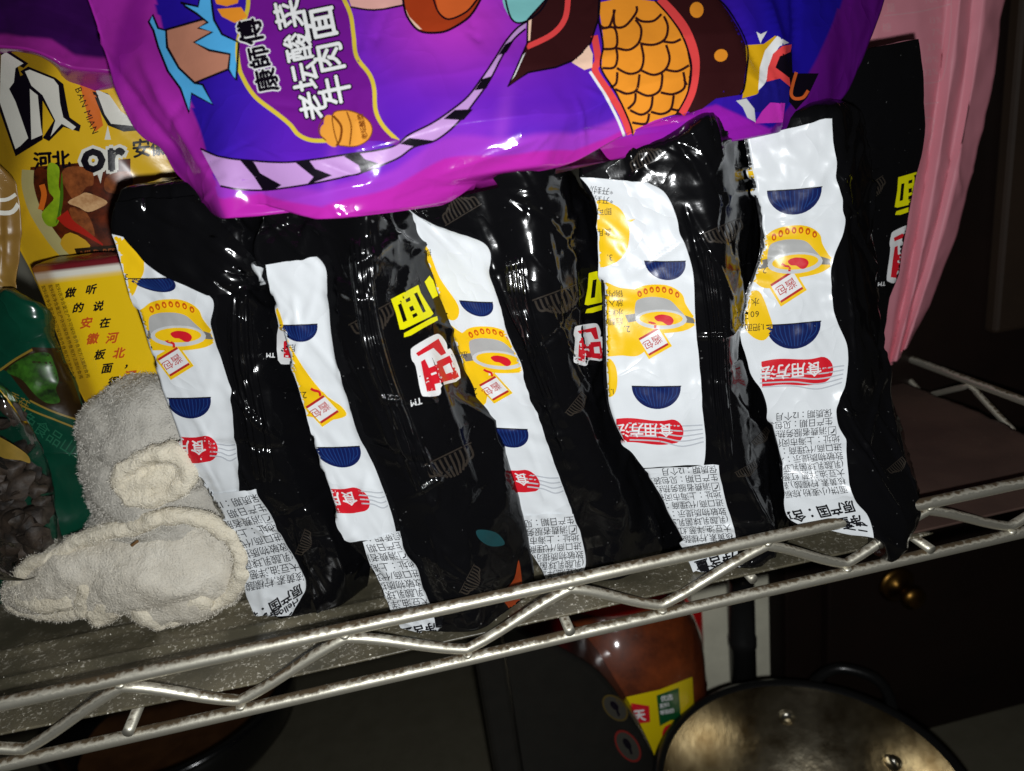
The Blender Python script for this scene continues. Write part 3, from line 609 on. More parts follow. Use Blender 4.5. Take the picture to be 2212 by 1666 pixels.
# --- packet whose panel shows a whole pot
B4 = [(1252, 345), (1262, 400), (1292, 470), (1300, 690), (1305, 850), (1330, 930), (1395, 1030), (1440, 1110), (1480, 1180), (1500, 1234)]
D4 = [(1420, 322), (1455, 450), (1497, 600), (1511, 830), (1530, 1000), (1560, 1060), (1588, 1165), (1597, 1262)]
E4 = [(1540, 262), (1565, 450), (1585, 650), (1590, 830), (1615, 950), (1645, 1060), (1665, 1120), (1665, 1200)]
F4 = [(1632, 235), (1645, 420), (1640, 600), (1622, 740), (1680, 900), (1715, 1010), (1735, 1120), (1735, 1168)]
e4, s4 = packet('black noodle packet with a wide white panel showing the whole pot drawing', [(B4, (30, 16)), (D4, (16, 10)), (E4, (12, 10)), (F4, (50, 38))], ((40, 70), (-20, 60)), 14)
L4 = [(1258, 382), (1290, 440), (1298, 560), (1300, 690), (1305, 850), (1330, 930), (1390, 1006)]
R4 = [(1400, 394), (1437, 417), (1460, 468), (1466, 500), (1480, 530), (1496, 590), (1501, 700), (1511, 830), (1522, 950), (1518, 1001)]
w4, ws4 = strip(s4, e4, 'white_panel', L4, R4, WHITE, seed=12, teeth=1.2, tper=17, amp=.5)
Li4 = [(1392, 1008), (1400, 1040), (1440, 1110), (1480, 1178), (1500, 1230)]; Ri4 = [(1550, 1000), (1560, 1060), (1575, 1110), (1590, 1168), (1597, 1255)]
i4, is4 = strip(s4, e4, 'ingredient_panel', Li4, Ri4, WHITE, rows=70, off=.9, seed=13, teeth=2)
rb = Ribbon(R4[1:], (-1, .0)); rbi = Ribbon(Ri4, (-1, .06))
prnt(ws4, w4, 'storage_text', [([q for i in range(2) for q in text('*开封后', (1326, 408+20*i), (-1, -.1), (-.1, 1), 17)], I_BLK)])
prnt(ws4, w4, 'instruction_print', bubble([(1285, 440), (1330, 444), (1352, 470), (1360, 500), (1352, 545), (1320, 572), (1285, 565)], [('3.', (1324, 550), 18), ('即可', (1322, 450), 17), ('食用', (1322, 495), 17)], [(1352, 475), (1372, 474), (1350, 488)]))
prnt(ws4, w4, 'bowl_print', bowl(rb, 565, 55, 42)); prnt(ws4, w4, 'instruction_print', bubble([(1285, 615), (1340, 622), (1400, 632), (1430, 660), (1420, 720), (1385, 765), (1345, 768), (1285, 755)], [('2.', (1362, 704), 19), ('锅内留', (1346, 628), 16), ('放入酱', (1346, 648), 16), ('水料包', (1346, 668), 16), ('后翻炒', (1346, 688), 16)]))
prnt(ws4, w4, 'pot_print', pot(rb, 688, 76, 54)); prnt(ws4, w4, 'sachet_print', sachet(rb, 738, 92, 38)); prnt(ws4, w4, 'instruction_print', bubble([(1285, 762), (1318, 775), (1332, 800), (1332, 840), (1318, 858), (1290, 850)], [('1.', (1326, 840), 16)])); prnt(ws4, w4, 'bowl_print', bowl(rb, 835, 94, 50)); prnt(ws4, w4, 'cooking_label', pill(rb, 932, 60, 52, 128)); prnt(ws4, w4, 'crimp_shade_lines', lines(rb, 918, 5, 160))
prnt(is4, i4, 'ingredient_text', info(rbi, 1006, 9, 17.5, 18.2)); prnt(is4, i4, 'bold_lettering', boldtext(rbi, [('净含量：', 1192, 8, 30, .2), ('原产国', 1228, 6, 28, .2)]))
strip(s4, e4, 'crimped_seal', [(1500, 540), (1525, 700), (1535, 850), (1550, 1000)], [(1545, 530), (1568, 700), (1576, 850), (1592, 1000)], FILM, off=.5, ridges=4, seed=14, amp=.6, colsn=50)
for a in ((1400, 352, 40, 2.7), (1560, 490, 46, -.4), (1610, 1010, 26, -.5), (1640, 940, 24, -.8)): ghost(s4, e4, *a)
# --- packet drooping over the rail
B5 = [(1602, 270), (1608, 320), (1632, 440), (1640, 540), (1597, 680), (1620, 780), (1670, 940), (1700, 1110), (1724, 1136)]
D5 = [(1790, 246), (1795, 330), (1815, 500), (1793, 590), (1825, 750), (1802, 890), (1830, 1040), (1890, 1162)]
E5 = [(1830, 252), (1845, 400), (1855, 600), (1880, 800), (1870, 900), (1900, 1040), (1950, 1130), (1925, 1212)]
F5 = [(1862, 268), (1885, 400), (1890, 600), (1910, 780), (1920, 870), (1950, 960), (1985, 1090), (1948, 1198)]
e5, s5 = packet('black noodle packet at the row end, its crumpled lower corner drooping over the rail', [(B5, (30, 28, 26, 22, 18, 8)), (D5, (20, 18, 16, 12, 4, -7)), (E5, (26, 24, 20, 14, -2, -8)), (F5, (44, 42, 34, 24, 4, -6))], ((40, 60), (-30, 50)), 15, floor=4.)
L5 = [(1606, 302), (1620, 370), (1632, 440), (1626, 490), (1640, 540), (1616, 600), (1597, 680), (1620, 780), (1650, 860), (1670, 940), (1690, 1020), (1701, 1110), (1724, 1130)]
R5 = [(1788, 256), (1795, 330), (1810, 420), (1815, 500), (1791, 580), (1800, 680), (1825, 750), (1820, 830), (1801, 890), (1820, 950), (1830, 1040), (1846, 1082), (1872, 1112), (1887, 1158)]
w5, ws5 = strip(s5, e5, 'white_panel', L5, R5, WHITE, seed=15, teeth=2, tper=15, amp=.8, rows=170, colsn=34)
rb = Ribbon(R5, (-1, .08))
prnt(ws5, w5, 'instruction_print', bubble([(1600, 340), (1618, 350), (1630, 385), (1628, 420), (1618, 425)]))
prnt(ws5, w5, 'bowl_print', bowl(rb, 402, 92, 56)); prnt(ws5, w5, 'pot_print', pot(rb, 560, 82, 58)); prnt(ws5, w5, 'sachet_print', sachet(rb, 612, 92, 42)); prnt(ws5, w5, 'instruction_print', bubble([(1600, 690), (1612, 640), (1640, 630), (1662, 680), (1668, 710), (1650, 735), (1622, 725)], [('1.把面', (1650, 700), 17), ('60', (1640, 672), 18), ('水', (1640, 645), 18)])); prnt(ws5, w5, 'instruction_print', bubble([(1620, 560), (1650, 560), (1690, 580), (1690, 615), (1650, 622), (1626, 600)], [('2.', (1656, 578), 18)]))
prnt(ws5, w5, 'bowl_print', bowl(rb, 692, 90, 56)); prnt(ws5, w5, 'cooking_label', pill(rb, 795, 42, 56, 138)); prnt(ws5, w5, 'crimp_shade_lines', lines(rb, 790, 5, 180))
prnt(ws5, w5, 'ingredient_text', info(rb, 884, 10, 18, 18.5, 0)); prnt(ws5, w5, 'bold_lettering', boldtext(rb, [('原产国：含量', 1082, 4, 28, .1), ('净重三养火', 1112, 14, 28, .1), ('二三', 1134, 6, 24, -.3)]))
ghost(s5, e5, 1935, 1000, 26, -.7)
# --- packet standing behind the last one
B6 = [(1690, 190), (1700, 400), (1720, 700), (1740, 950), (1750, 1060)]
D6 = [(1840, 118), (1850, 300), (1845, 500), (1830, 700), (1840, 900), (1860, 1050)]
F6 = [(1986, 84), (1992, 200), (1994, 310), (1962, 456), (1942, 562), (1908, 731), (1912, 850), (1925, 960), (1935, 1010)]
e6, s6 = packet('upright black noodle packet wedged behind the drooping one, beside the pink bag', [(B6, (76, 76)), (D6, (66, 66)), (F6, (72, 72))], ((30, 40), (-40, 40)), 16, amp=.6, top=2.)
K3 = fr(2600, 400, 4000)
logo(s6, e6, aff([(1320, 790), (1425, 1095), (1540, 675)], K3((1545, 485), (1525, 722), (1700, 440))), aff([(1480, 1210), (1590, 1570), (1720, 1075)], K3((1500, 850), (1480, 1140), (1640, 790))), tm=True)
for a in ((1880, 400, 34, -.6), (1880, 640, 24, -1.2), (1890, 760, 22, -.5), (1850, 840, 24, -.4)): ghost(s6, e6, *a)

# ------------------------------------------------------------------ big purple multipack lying on top of the packets
FA, FB, FD, FC = fr(0, 0, 1400), fr(1200, 0, 2600), fr(2400, 0, 3400), fr(2680, 0, 4080)
def blend(base, col, w): return base*(1-w[..., None])+np.array(lin(col))*w[..., None]
def sstep(a, b, x): t = np.clip((x-a)/(b-a), 0, 1); return t*t*(3-2*t)
PL = [(120, -190), (185, 0), (215, 90), (250, 200), (280, 262), (312, 300), (345, 322), (375, 370), (420, 420), (452, 464)]
PI = [(270, -190), (332, 0), (352, 80), (400, 200), (432, 280), (456, 370), (470, 432), (484, 472)]
PM1 = [(520, -190), (540, 0), (560, 150), (590, 300), (620, 400), (640, 458)]
PM2 = [(800, -190), (815, 0), (825, 150), (838, 300), (845, 380), (850, 432)]
PM3 = [(1130, -190), (1140, 0), (1145, 150), (1150, 260), (1152, 320), (1155, 358)]
PM4 = [(1400, -190), (1395, 0), (1388, 120), (1380, 200), (1375, 250), (1372, 282)]
PM5 = [(1680, -190), (1650, 0), (1610, 120), (1580, 180), (1560, 215), (1548, 236)]
PR = [(1860, -190), (1820, 0), (1770, 110), (1730, 190), (1695, 245), (1662, 288)]
PE = [(1960, -190), (1908, 0), (1875, 90), (1855, 140), (1815, 215), (1725, 272)]
def pdep(b, m, t): return (t, (t+m)/2+2, m, m, (m+b)/2-2, b)
PM0 = [(400, -190), (430, 0), (470, 150), (520, 300), (548, 390), (562, 441)]
PM1b = [(580, -190), (600, 0), (625, 150), (655, 300), (680, 410), (694, 473)]
PM2b = [(960, -190), (970, 0), (975, 150), (975, 280), (975, 345), (975, 388)]
PM3b = [(1270, -190), (1270, 0), (1265, 150), (1255, 250), (1248, 310), (1242, 352)]
cols = [(PL, (78, 70, 62, 52, 44, 36)), (PI, (64, 54, 44, 32, 22, 16)), (PM0, (58, 46, 34, 22, 14, 17)), (PM1b, (51, 39, 27, 15, 6, 6)), (PM2, (48, 35, 22, 10, 2, 8)), (PM2b, (48, 35, 22, 10, 4, 12)), (PM3, (48, 35, 22, 10, 2, 8)), (PM3b, (50, 37, 24, 12, 6, 14)), (PM4, (52, 38, 26, 14, 8, 12)), (PM5, (58, 46, 34, 22, 16, 14)), (PR, (64, 54, 44, 34, 24, 18)), (PE, (78, 70, 62, 52, 44, 30))]
fl_ = lambda ring: creases(ring[..., 0], ring[..., 2], [(-78, 262, -58, 212, 5, 2.0), (-92, 262, -66, 215, 4, -2.0), (-100, 250, -72, 212, 3, 1.6), (20, 203, 70, 214, 5, 1.5), (-50, 200, 10, 206, 6, 1.8), (150, 255, 158, 225, 5, -2.5), (168, 260, 168, 222, 6, 2.6), (185, 262, 176, 228, 4, -2.)])
A, f, nf = bag_grid(cols, ((60, 50), (-60, 50)), rows=150, sub=20, seed=31, amp=.65, segs=rand_segs(40, (-110, 200, 195, 275), 5, L=(6, 30), w=(1.2, 2.6), a=(-.9, 1.0))+rand_segs(34, (-100, 190, 190, 215), 6, L=(5, 18), w=(1.2, 2.2), a=(-1.1, 1.3))+rand_segs(14, (-115, -80, 200, 275), 8, ang=(2.0, .15), L=(15, 50), w=(1.4, 3), a=(-1.6, 1.6)), extra=fl_, top=6., bottom=2., floor=150., capscale=(.9, .7, .4))
base = A.reshape(-1, 3)
d = base-CAM; zc = d@FW; PX = W/2+FPX*(d@RT)/zc; PY = H/2-FPX*(d@UP)/zc
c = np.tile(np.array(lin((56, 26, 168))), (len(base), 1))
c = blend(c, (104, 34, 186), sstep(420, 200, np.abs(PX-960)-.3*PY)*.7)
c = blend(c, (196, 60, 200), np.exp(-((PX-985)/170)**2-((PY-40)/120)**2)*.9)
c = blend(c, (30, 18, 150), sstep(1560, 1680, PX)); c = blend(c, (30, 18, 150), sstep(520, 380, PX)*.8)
bx_ = np.array([484, 562, 694, 760, 850, 960, 1080, 1155, 1240, 1372, 1548, 1662, 1725]); by_ = np.array([472, 441, 473, 452, 432, 392, 370, 356, 352, 284, 238, 290, 275])
dist = np.interp(PX, bx_, by_)-PY                       # distance above the lower edge
wv = 34*np.sin(PX/95.+.6)+16*np.sin(PX/41.)
c = blend(c, (138, 52, 200), sstep(150, 60, dist+wv)*.75*(PX > 640)*(PX < 1420)); c = blend(c, (74, 30, 176), sstep(120, 60, dist-wv*.8)*.6*(PX > 900)*(PX < 1420))
c = blend(c, (158, 58, 194), sstep(80, 60, dist+wv*.5)*(PX < 1420)); c = blend(c, (184, 42, 168), sstep(36, 28, dist+.35*wv)*(PX < 1430)); c = blend(c, (150, 30, 170), sstep(16, 8, dist)*(PX > 1430))
for k, (x0, wd) in enumerate(((715, 16), (790, 22), (1085, 18))): c = blend(c, (160, 70, 205), np.exp(-((PX-x0-.16*(dist-100))/wd)**2)*sstep(260, 40, dist)*.6*sstep(20, 60, dist))
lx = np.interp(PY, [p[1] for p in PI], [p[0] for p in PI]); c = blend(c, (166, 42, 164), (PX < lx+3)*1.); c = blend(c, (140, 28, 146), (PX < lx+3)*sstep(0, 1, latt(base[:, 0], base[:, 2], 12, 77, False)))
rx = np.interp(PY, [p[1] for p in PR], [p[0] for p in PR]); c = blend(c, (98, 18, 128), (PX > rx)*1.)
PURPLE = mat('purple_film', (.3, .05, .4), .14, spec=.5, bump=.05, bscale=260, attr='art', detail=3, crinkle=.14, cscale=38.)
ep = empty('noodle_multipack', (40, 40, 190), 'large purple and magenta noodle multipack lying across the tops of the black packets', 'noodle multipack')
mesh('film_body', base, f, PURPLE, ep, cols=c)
sp = surf_front(A)
OUT = ink('outline', (14, 8, 20)); SKY = ink('sky', (84, 176, 232)); SKIN = ink('skin', (190, 128, 104)); ORG = ink('belly', (240, 150, 44)); DBR = ink('dark_brown', (52, 20, 22)); CORAL = ink('coral', (230, 72, 72)); MAUVE = ink('mauve', (190, 146, 206)); PLATE = ink('plate', (112, 24, 140)); GOLD = ink('gold', (214, 190, 60)); RUST = ink('rust', (170, 60, 26)); RUST2 = ink('rust2', (214, 98, 44)); TEAL = ink('pale_teal', (128, 196, 196)); PINKY = ink('pinky', (226, 170, 160)); WH = ink('white', (232, 232, 232)); YEL2 = ink('yellow2', (214, 164, 20)); BLU = ink('deep_blue', (28, 22, 120)); MAG = ink('magenta', (196, 50, 180)); JAR = ink('jar', (232, 156, 60)); JAR2 = ink('jar_dark', (120, 60, 14)); HI = ink('pale_peach', (246, 206, 180))
def P_(frm, pts): return frm(*pts)
tl = [(940, 140), (965, 95), (1000, 180), (1050, 195), (1055, 300), (1130, 430), (1230, 525), (1280, 535), (1345, 662), (1210, 590), (1195, 712), (1140, 560), (1060, 450), (1000, 300), (970, 195)]
tr = [(1140, 20), (1250, 45), (1262, -20), (1330, -20), (1340, 60), (1350, 130), (1400, 220), (1505, 270), (1490, 510), (1440, 440), (1450, 345), (1320, 320), (1225, 270), (1340, 205), (1250, 180), (1310, 145), (1240, 90), (1170, 45)]
sk = [(1050, 190), (1280, 125), (1310, 145), (1250, 180), (1340, 205), (1225, 270), (1320, 320), (1450, 345), (1440, 440), (1230, 525), (1130, 430), (1058, 300)]
prnt(sp, ep, 'tuft_print', [([tri_poly(P_(FA, tl)), tri_poly(P_(FA, tr))], SKY), (tri_poly(P_(FA, sk)), SKIN), ([stroke(P_(FA, q), 5, 1, True) for q in (tl, tr, sk)], OUT), ([tri_poly(P_(FA, [(1345, -30), (1510, -30), (1500, 25), (1430, 45), (1365, 30)])), tri_poly(P_(FA, [(1370, 62), (1520, 50), (1560, 110), (1480, 150), (1400, 110)]))], ORG)])
plL = P_(FA, [(1560, -60), (1560, 60), (1500, 260), (1505, 420), (1545, 520), (1590, 590), (1640, 640), (1760, 730), (1830, 790), (1880, 850), (1960, 885), (2060, 888)]); plR = P_(FB, [(610, 890), (520, 800), (470, 700), (460, 560), (430, 470), (350, 360), (330, 220), (310, 90), (250, -40)])
xd = np.array([-.2, -.98]); ud = np.array([-.98, .2])
def vt(s, frm, p, size, bold): o = frm(p)[0]; return text(s, o, xd, ud, size, bold, .02)
prnt(sp, ep, 'brand_plate', [(tri_poly(list(smooth(plL, 5))+list(smooth(plR, 5))), PLATE), ([stroke(plL, 9, 5), stroke(plR, 9, 5)], GOLD)])
brand = [('康', (1750, 570), 50), ('師', (1700, 420), 48), ('傅', (1655, 270), 54)]
prnt(sp, ep, 'brand_lettering', [([q for s, p, z in brand for q in vt(s, FA, p, z, .09)], WH), ([q for s, p, z in brand for q in vt(s, FA, p, z, .035)], OUT)], base=.3)
nm = [('老', (2062, 742), 62), ('坛', (2010, 560), 62), ('酸', (1965, 372), 62), ('菜', (1905, 170), 62), ('牛', (2210, 645), 64), ('肉', (2165, 445), 66), ('面', (2115, 240), 74)]
prnt(sp, ep, 'name_lettering', [([q for s, p, z in nm for q in vt(s, FA, p, z, .075)], OUT), ([q for s, p, z in nm for q in vt(s, FA, p, z, .022)], WH)], base=.3)
jb = [(200, 730), (280, 700), (360, 720), (430, 770), (450, 830), (420, 890), (350, 925), (270, 925), (230, 900)]
prnt(sp, ep, 'crock_print', [(tri_poly(P_(FB, [(440, 830), (520, 860), (625, 885), (600, 915), (470, 880)])), PLATE), (blobpoly(P_(FB, jb), 4), JAR), (blobpoly(P_(FB, [(150, 745), (200, 735), (250, 800), (245, 900), (205, 930), (150, 880)]), 4), JAR), (tri_poly(P_(FB, ellipse(150, 830, 28, 42))), JAR), ([stroke(P_(FB, [(205, 735), (255, 800), (250, 880), (225, 925)]), 5, 5), stroke(P_(FB, [(290, 710), (320, 800), (310, 920)]), 3, 5), stroke(P_(FB, jb), 2.5, 4, True), stroke(P_(FB, [(150, 745), (118, 800), (120, 850), (160, 890)]), 2.5, 4)], JAR2), (text('老坛酸菜', FB((420, 880))[0], xd, ud, 14, .03), JAR2)], base=.34)
up = P_(FA, [(1265, 938), (1400, 990), (1600, 1012), (1800, 1022), (2000, 1002)])+P_(FB, [(316, 968), (480, 945), (590, 915), (680, 850), (820, 780), (940, 700), (1050, 610), (1140, 490), (1220, 370), (1290, 260), (1360, 180), (1418, 142)])
lo = P_(FA, [(1390, 1172), (1500, 1192), (1650, 1198), (1800, 1184), (2000, 1152)])+P_(FB, [(316, 1106), (390, 1085), (600, 1000), (710, 925), (850, 880), (1000, 760), (1080, 660), (1180, 520), (1270, 350), (1340, 250), (1412, 186)])
us, ls = smooth(up, 5), smooth(lo, 5)
n_ = 80; ua, la = resample(us, n_), resample(ls, n_); bv = np.concatenate([ua, la]); bt = np.array([t for i in range(n_-1) for t in ((i, i+1, n_+i+1), (i, n_+i+1, n_+i))])
dk = [P_(FA, q) for q in ([(1505, 1000), (1600, 1020), (1640, 1090), (1775, 1165), (1730, 1192), (1655, 1196), (1600, 1110)], [(1860, 1022), (1950, 1014), (1985, 1062), (2092, 1105), (1930, 1168), (1975, 1115)])]+[P_(FB, q) for q in ([(270, 985), (358, 955), (400, 1002), (488, 1030), (378, 1088), (362, 1040)], [(620, 905), (680, 868), (835, 885), (712, 922)], [(895, 752), (965, 695), (1082, 690), (1022, 758)], [(1092, 572), (1140, 500), (1205, 480), (1165, 560)], [(1240, 352), (1282, 285), (1345, 250), (1292, 335)])]
prnt(sp, ep, 'striped_band_print', [((bv, bt), MAUVE), ([tri_poly(q) for q in dk], OUT), ([stroke(up, 4, 5), stroke(lo, 4, 5)], OUT)])
prnt(sp, ep, 'curl_print', [(tri_poly(P_(FB, [(290, -30), (650, -30), (632, 40), (460, 70), (320, 55)])), PINKY), (tri_poly(P_(FB, [(640, -30), (1140, -30), (1060, 110), (940, 190), (850, 212), (740, 198), (665, 105)])), RUST), (tri_poly(P_(FB, [(840, -30), (1120, -30), (1040, 80), (930, 128), (865, 85)])), RUST2), (tri_poly(P_(FB, [(640, 20), (680, 110), (760, 190), (735, 190), (665, 110)])), HI), ([stroke(P_(FB, [(640, 0), (665, 105), (740, 198), (850, 212), (940, 190), (1060, 110), (1130, 0)]), 5, 4), stroke(P_(FB, [(832, 0), (865, 85), (930, 128), (1040, 80), (1110, 0)]), 4, 4), stroke(P_(FB, [(310, 50), (460, 70), (640, 40)]), 4, 4)], OUT)])
wing = [(1425, 130), (1560, -20), (1885, -20), (1872, 120), (1820, 280), (1730, 380), (1600, 430), (1430, 462), (1300, 552), (1400, 330), (1422, 280)]
prnt(sp, ep, 'wing_print', [(blobpoly(P_(FB, [(1280, -20), (1560, -20), (1500, 80), (1390, 150), (1320, 122)]), 4), TEAL), (tri_poly(P_(FB, wing)), DBR), (stroke(P_(FB, [(1680, -20), (1660, 120), (1580, 220), (1420, 300)]), 12, 6), CORAL), (tri_poly(P_(FB, [(1412, 335), (1345, 480), (1310, 530), (1380, 370)])), WH), (tri_poly(P_(FB, [(1450, 120), (1440, 260), (1420, 265), (1425, 140)])), HI), ([stroke(P_(FB, wing), 4, 1, True), stroke(P_(FB, [(1280, -20), (1320, 122), (1390, 150), (1500, 80), (1560, -20)]), 4, 4)], OUT)])
bel = P_(FB, [(1870, 20), (1900, 230), (1890, 440), (1990, 610), (2060, 760), (2090, 850)])+P_(FD, [(300, 1135), (460, 1060), (640, 1005), (740, 860), (770, 600), (720, 330), (600, 140), (480, 20), (200, -20)])
scl = [[(-60, 90), (-20, 230), (60, 240), (110, 90)], [(100, 90), (110, 235), (200, 235), (295, 120), (300, 60)], [(290, 160), (350, 195), (450, 190), (520, 130)], [(-10, 260), (100, 250), (130, 350), (110, 430), (0, 440)], [(120, 430), (230, 445), (320, 380), (340, 260), (290, 180)], [(330, 390), (450, 400), (550, 350), (575, 240), (540, 150)], [(530, 370), (620, 380), (690, 350)], [(0, 605), (100, 600), (130, 520), (120, 430)], [(125, 605), (230, 655), (330, 625), (360, 520), (340, 400)], [(340, 625), (450, 665), (550, 620), (590, 520), (560, 400)], [(560, 620), (660, 632), (760, 580)], [(60, 780), (120, 740), (130, 640)], [(110, 790), (210, 825), (300, 790), (325, 660)], [(290, 800), (400, 845), (500, 800), (525, 680), (510, 640)], [(510, 815), (620, 830), (720, 770), (710, 640)], [(740, 750), (715, 700)], [(220, 960), (280, 900), (290, 820)], [(240, 970), (340, 1010), (420, 960), (440, 850)], [(425, 985), (520, 1005), (600, 960), (625, 840)], [(600, 960), (680, 970), (740, 900)], [(260, 1080), (380, 1090), (410, 1000)]]
prnt(sp, ep, 'scale_print', [(tri_poly(P_(FD, [(520, -30), (1000, -30), (1100, 100), (1200, 260), (1260, 400), (1270, 550), (1240, 780), (1200, 840), (1000, 870), (880, 960), (720, 1010), (600, 1020), (700, 600)])), DBR), (tri_poly(bel), ORG), ([stroke(P_(FD, q), 5.5, 5) for q in scl], DBR), (stroke(P_(FD, [(500, 0), (620, 120), (730, 270), (800, 450), (815, 600), (790, 780), (745, 900), (690, 1000)]), 19, 6), CORAL), (stroke(P_(FB, [(1845, 230), (1868, 380), (1850, 450), (1940, 590), (2020, 720), (2070, 845)]), 15, 6), CORAL), (tri_poly(P_(FB, [(1700, 400), (1760, 350), (1810, 290), (1835, 350), (1830, 430), (1780, 445)])), HI), ([stroke(P_(FB, [(1815, 455), (1910, 600), (1985, 740), (2030, 850)]), 6, 5)], WH), ([tri_poly(P_(FD, ellipse(825, 100, 60, 70))), tri_poly(P_(FD, ellipse(1036, 495, 60, 54, -.4)))], ORG), ([stroke(P_(FD, [(460, 20), (580, 150), (690, 310), (760, 500), (775, 640), (740, 830), (650, 1000)]), 4, 6), stroke(P_(FB, [(1880, -20), (1870, 120), (1900, 300), (1885, 430), (1985, 600), (2060, 760), (2088, 850)]), 4, 6), stroke(P_(FD, [(1000, -10), (1100, 100), (1200, 260), (1260, 400), (1270, 550), (1240, 780), (1200, 840)]), 4, 6)], OUT)])
prnt(sp, ep, 'corner_print', [(tri_poly(P_(FD, [(1260, 400), (1420, 390), (1520, 318), (1560, 330), (1420, 520), (1370, 830), (1230, 870), (1270, 600)])), YEL2), (tri_poly(P_(FD, [(1540, 320), (1640, 380), (1560, 410), (1490, 520), (1455, 680), (1430, 740), (1370, 800), (1385, 600), (1430, 450)])), WH), (tri_poly(P_(FD, [(1440, 720), (1560, 690), (1640, 760), (1640, 900), (1600, 980), (1330, 990), (1290, 890), (1370, 820)])), BLU), (tri_poly(P_(FD, [(1660, 440), (1670, 640), (1690, 650), (1900, 650), (1800, 860), (1700, 970), (1640, 900), (1640, 700), (1570, 640), (1510, 600), (1560, 490)])), OUT), (tri_poly(P_(FD, [(1660, 395), (1650, 460), (1560, 500), (1520, 600), (1570, 635), (1640, 690), (1650, 770), (1560, 695), (1440, 725), (1455, 600), (1500, 480), (1580, 410)])), CORAL), (stroke(P_(FD, [(1700, 640), (1670, 740), (1655, 830), (1690, 870), (1760, 860), (1805, 800)]), 7, 5), RUST2), (tri_poly(P_(FD, [(1470, 905), (1600, 910), (1580, 1080), (1330, 1090), (1400, 980)])), MAG), (tri_poly(P_(FD, [(1170, 890), (1260, 870), (1330, 960), (1340, 1080), (1270, 1040), (1230, 950)])), I_LGREY), (tri_poly(P_(FD, [(1350, 290), (1385, 310), (1445, 285), (1400, 350), (1385, 390)])), WH)])

# second multipack, far left behind the first
def plainbag(name, label, cat, cols, back, m, seed, amp=.8, rows=90, sub=16, nseg=20, cols_fn=None, matname='film_body', parts=True, **kw):
    x = np.array([uy(*p, d if not isinstance(d, tuple) else d[0]) for c_, d in cols for p in c_]); bxx = (x[:, 0].min(), x[:, 0].max(), x[:, 2].min(), x[:, 2].max())
    A, f, nf = bag_grid(cols, back, rows=rows, sub=sub, seed=seed, amp=amp, segs=rand_segs(nseg, bxx, seed, L=(8, 40), w=(1.5, 4), a=(-1, 1)), **kw)
    b = A.reshape(-1, 3); e = empty(name, (float(b[:, 0].mean()), float(b[:, 1].mean()), float(b[:, 2].min())), label, cat)
    cc = None
    if cols_fn is not None:
        d = b-CAM; zc = d@FW; cc = cols_fn(W/2+FPX*(d@RT)/zc, H/2-FPX*(d@UP)/zc, b)
    mesh(matname, b, f, m, e, cols=cc); return e, surf_front(A)
def dpc(x, y, b):
    c = np.tile(np.array(lin((58, 14, 84))), (len(b), 1)); lowy = np.interp(x, [-80, 60, 110, 160, 230, 300], [92, 96, 108, 136, 148, 170])
    return blend(c, (176, 44, 160), sstep(26, 14, lowy-y+10*latt(b[:, 0], b[:, 2], 14, 3))*.8)
e, s_ = plainbag('noodle_multipack', 'dark purple multipack with magenta rim tucked behind the larger purple one', 'noodle multipack', [([(-90, -160), (-80, 0), (-70, 96)], (170, 130)), ([(60, -160), (60, 0), (62, 100)], (160, 116)), ([(150, -160), (160, 40), (165, 140)], (160, 118)), ([(280, -160), (290, 60), (300, 165)], (165, 126))], ((30, 60), (-20, 60)), mat('dark_purple_film', (.1, .02, .15), .22, attr='art', bump=.1, bscale=200), 41, 1.3, floor=200., cols_fn=dpc)

# ------------------------------------------------------------------ yellow noodle bags at the back left
def ybc(x, y, b):
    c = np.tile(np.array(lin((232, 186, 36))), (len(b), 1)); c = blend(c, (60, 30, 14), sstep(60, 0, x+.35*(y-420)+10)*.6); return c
YF = mat('yellow_film', (.8, .5, .03), .26, attr='art', bump=.12, bscale=180, spec=.45)
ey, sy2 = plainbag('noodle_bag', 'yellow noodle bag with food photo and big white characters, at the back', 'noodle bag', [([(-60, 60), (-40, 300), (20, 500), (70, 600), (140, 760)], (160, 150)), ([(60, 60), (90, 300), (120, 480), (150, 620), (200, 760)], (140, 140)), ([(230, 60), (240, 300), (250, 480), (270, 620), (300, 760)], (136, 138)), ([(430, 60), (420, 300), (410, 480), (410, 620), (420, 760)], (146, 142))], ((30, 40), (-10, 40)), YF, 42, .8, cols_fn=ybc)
def bgpoly(frm, *p): return tri_poly(frm(*p))
FO = fr(0, 700, 500)
W2 = ink('dim_white', (226, 224, 212)); BRN = mat('ink_meat', lin((160, 88, 44)), .3, var=.95, vscale=190, vcol=lin((84, 40, 18))); MEAT2 = mat('ink_meat_light', lin((216, 172, 122)), .3, var=.8, vscale=260, vcol=lin((160, 104, 60))); DKR = mat('ink_sauce', lin((46, 20, 10)), .3, var=.9, vscale=130, vcol=lin((118, 46, 18))); GRN = mat('ink_veg', lin((156, 190, 34)), .3, var=.8, vscale=120, vcol=lin((96, 134, 20))); GRN2 = ink('veg_dark', (70, 110, 20)); CHI = ink('chili', (172, 36, 24)); PO = ink('potato', (206, 160, 40)); ORB = ink('orange_bar', (222, 110, 34)); OLV = ink('bowl_rim', (190, 180, 120)); SQ = ink('strip_brown', (40, 28, 14))
bigc = [[(5, 330), (40, 310), (180, 400), (150, 430), (110, 410), (130, 480), (190, 450), (250, 470), (270, 540), (270, 880), (190, 930), (100, 985), (70, 900), (0, 700)], [(130, 450), (180, 420), (350, 490), (400, 530), (430, 700), (440, 740), (510, 790), (500, 830), (400, 800), (310, 890), (270, 870), (340, 760), (250, 600), (200, 540)]]
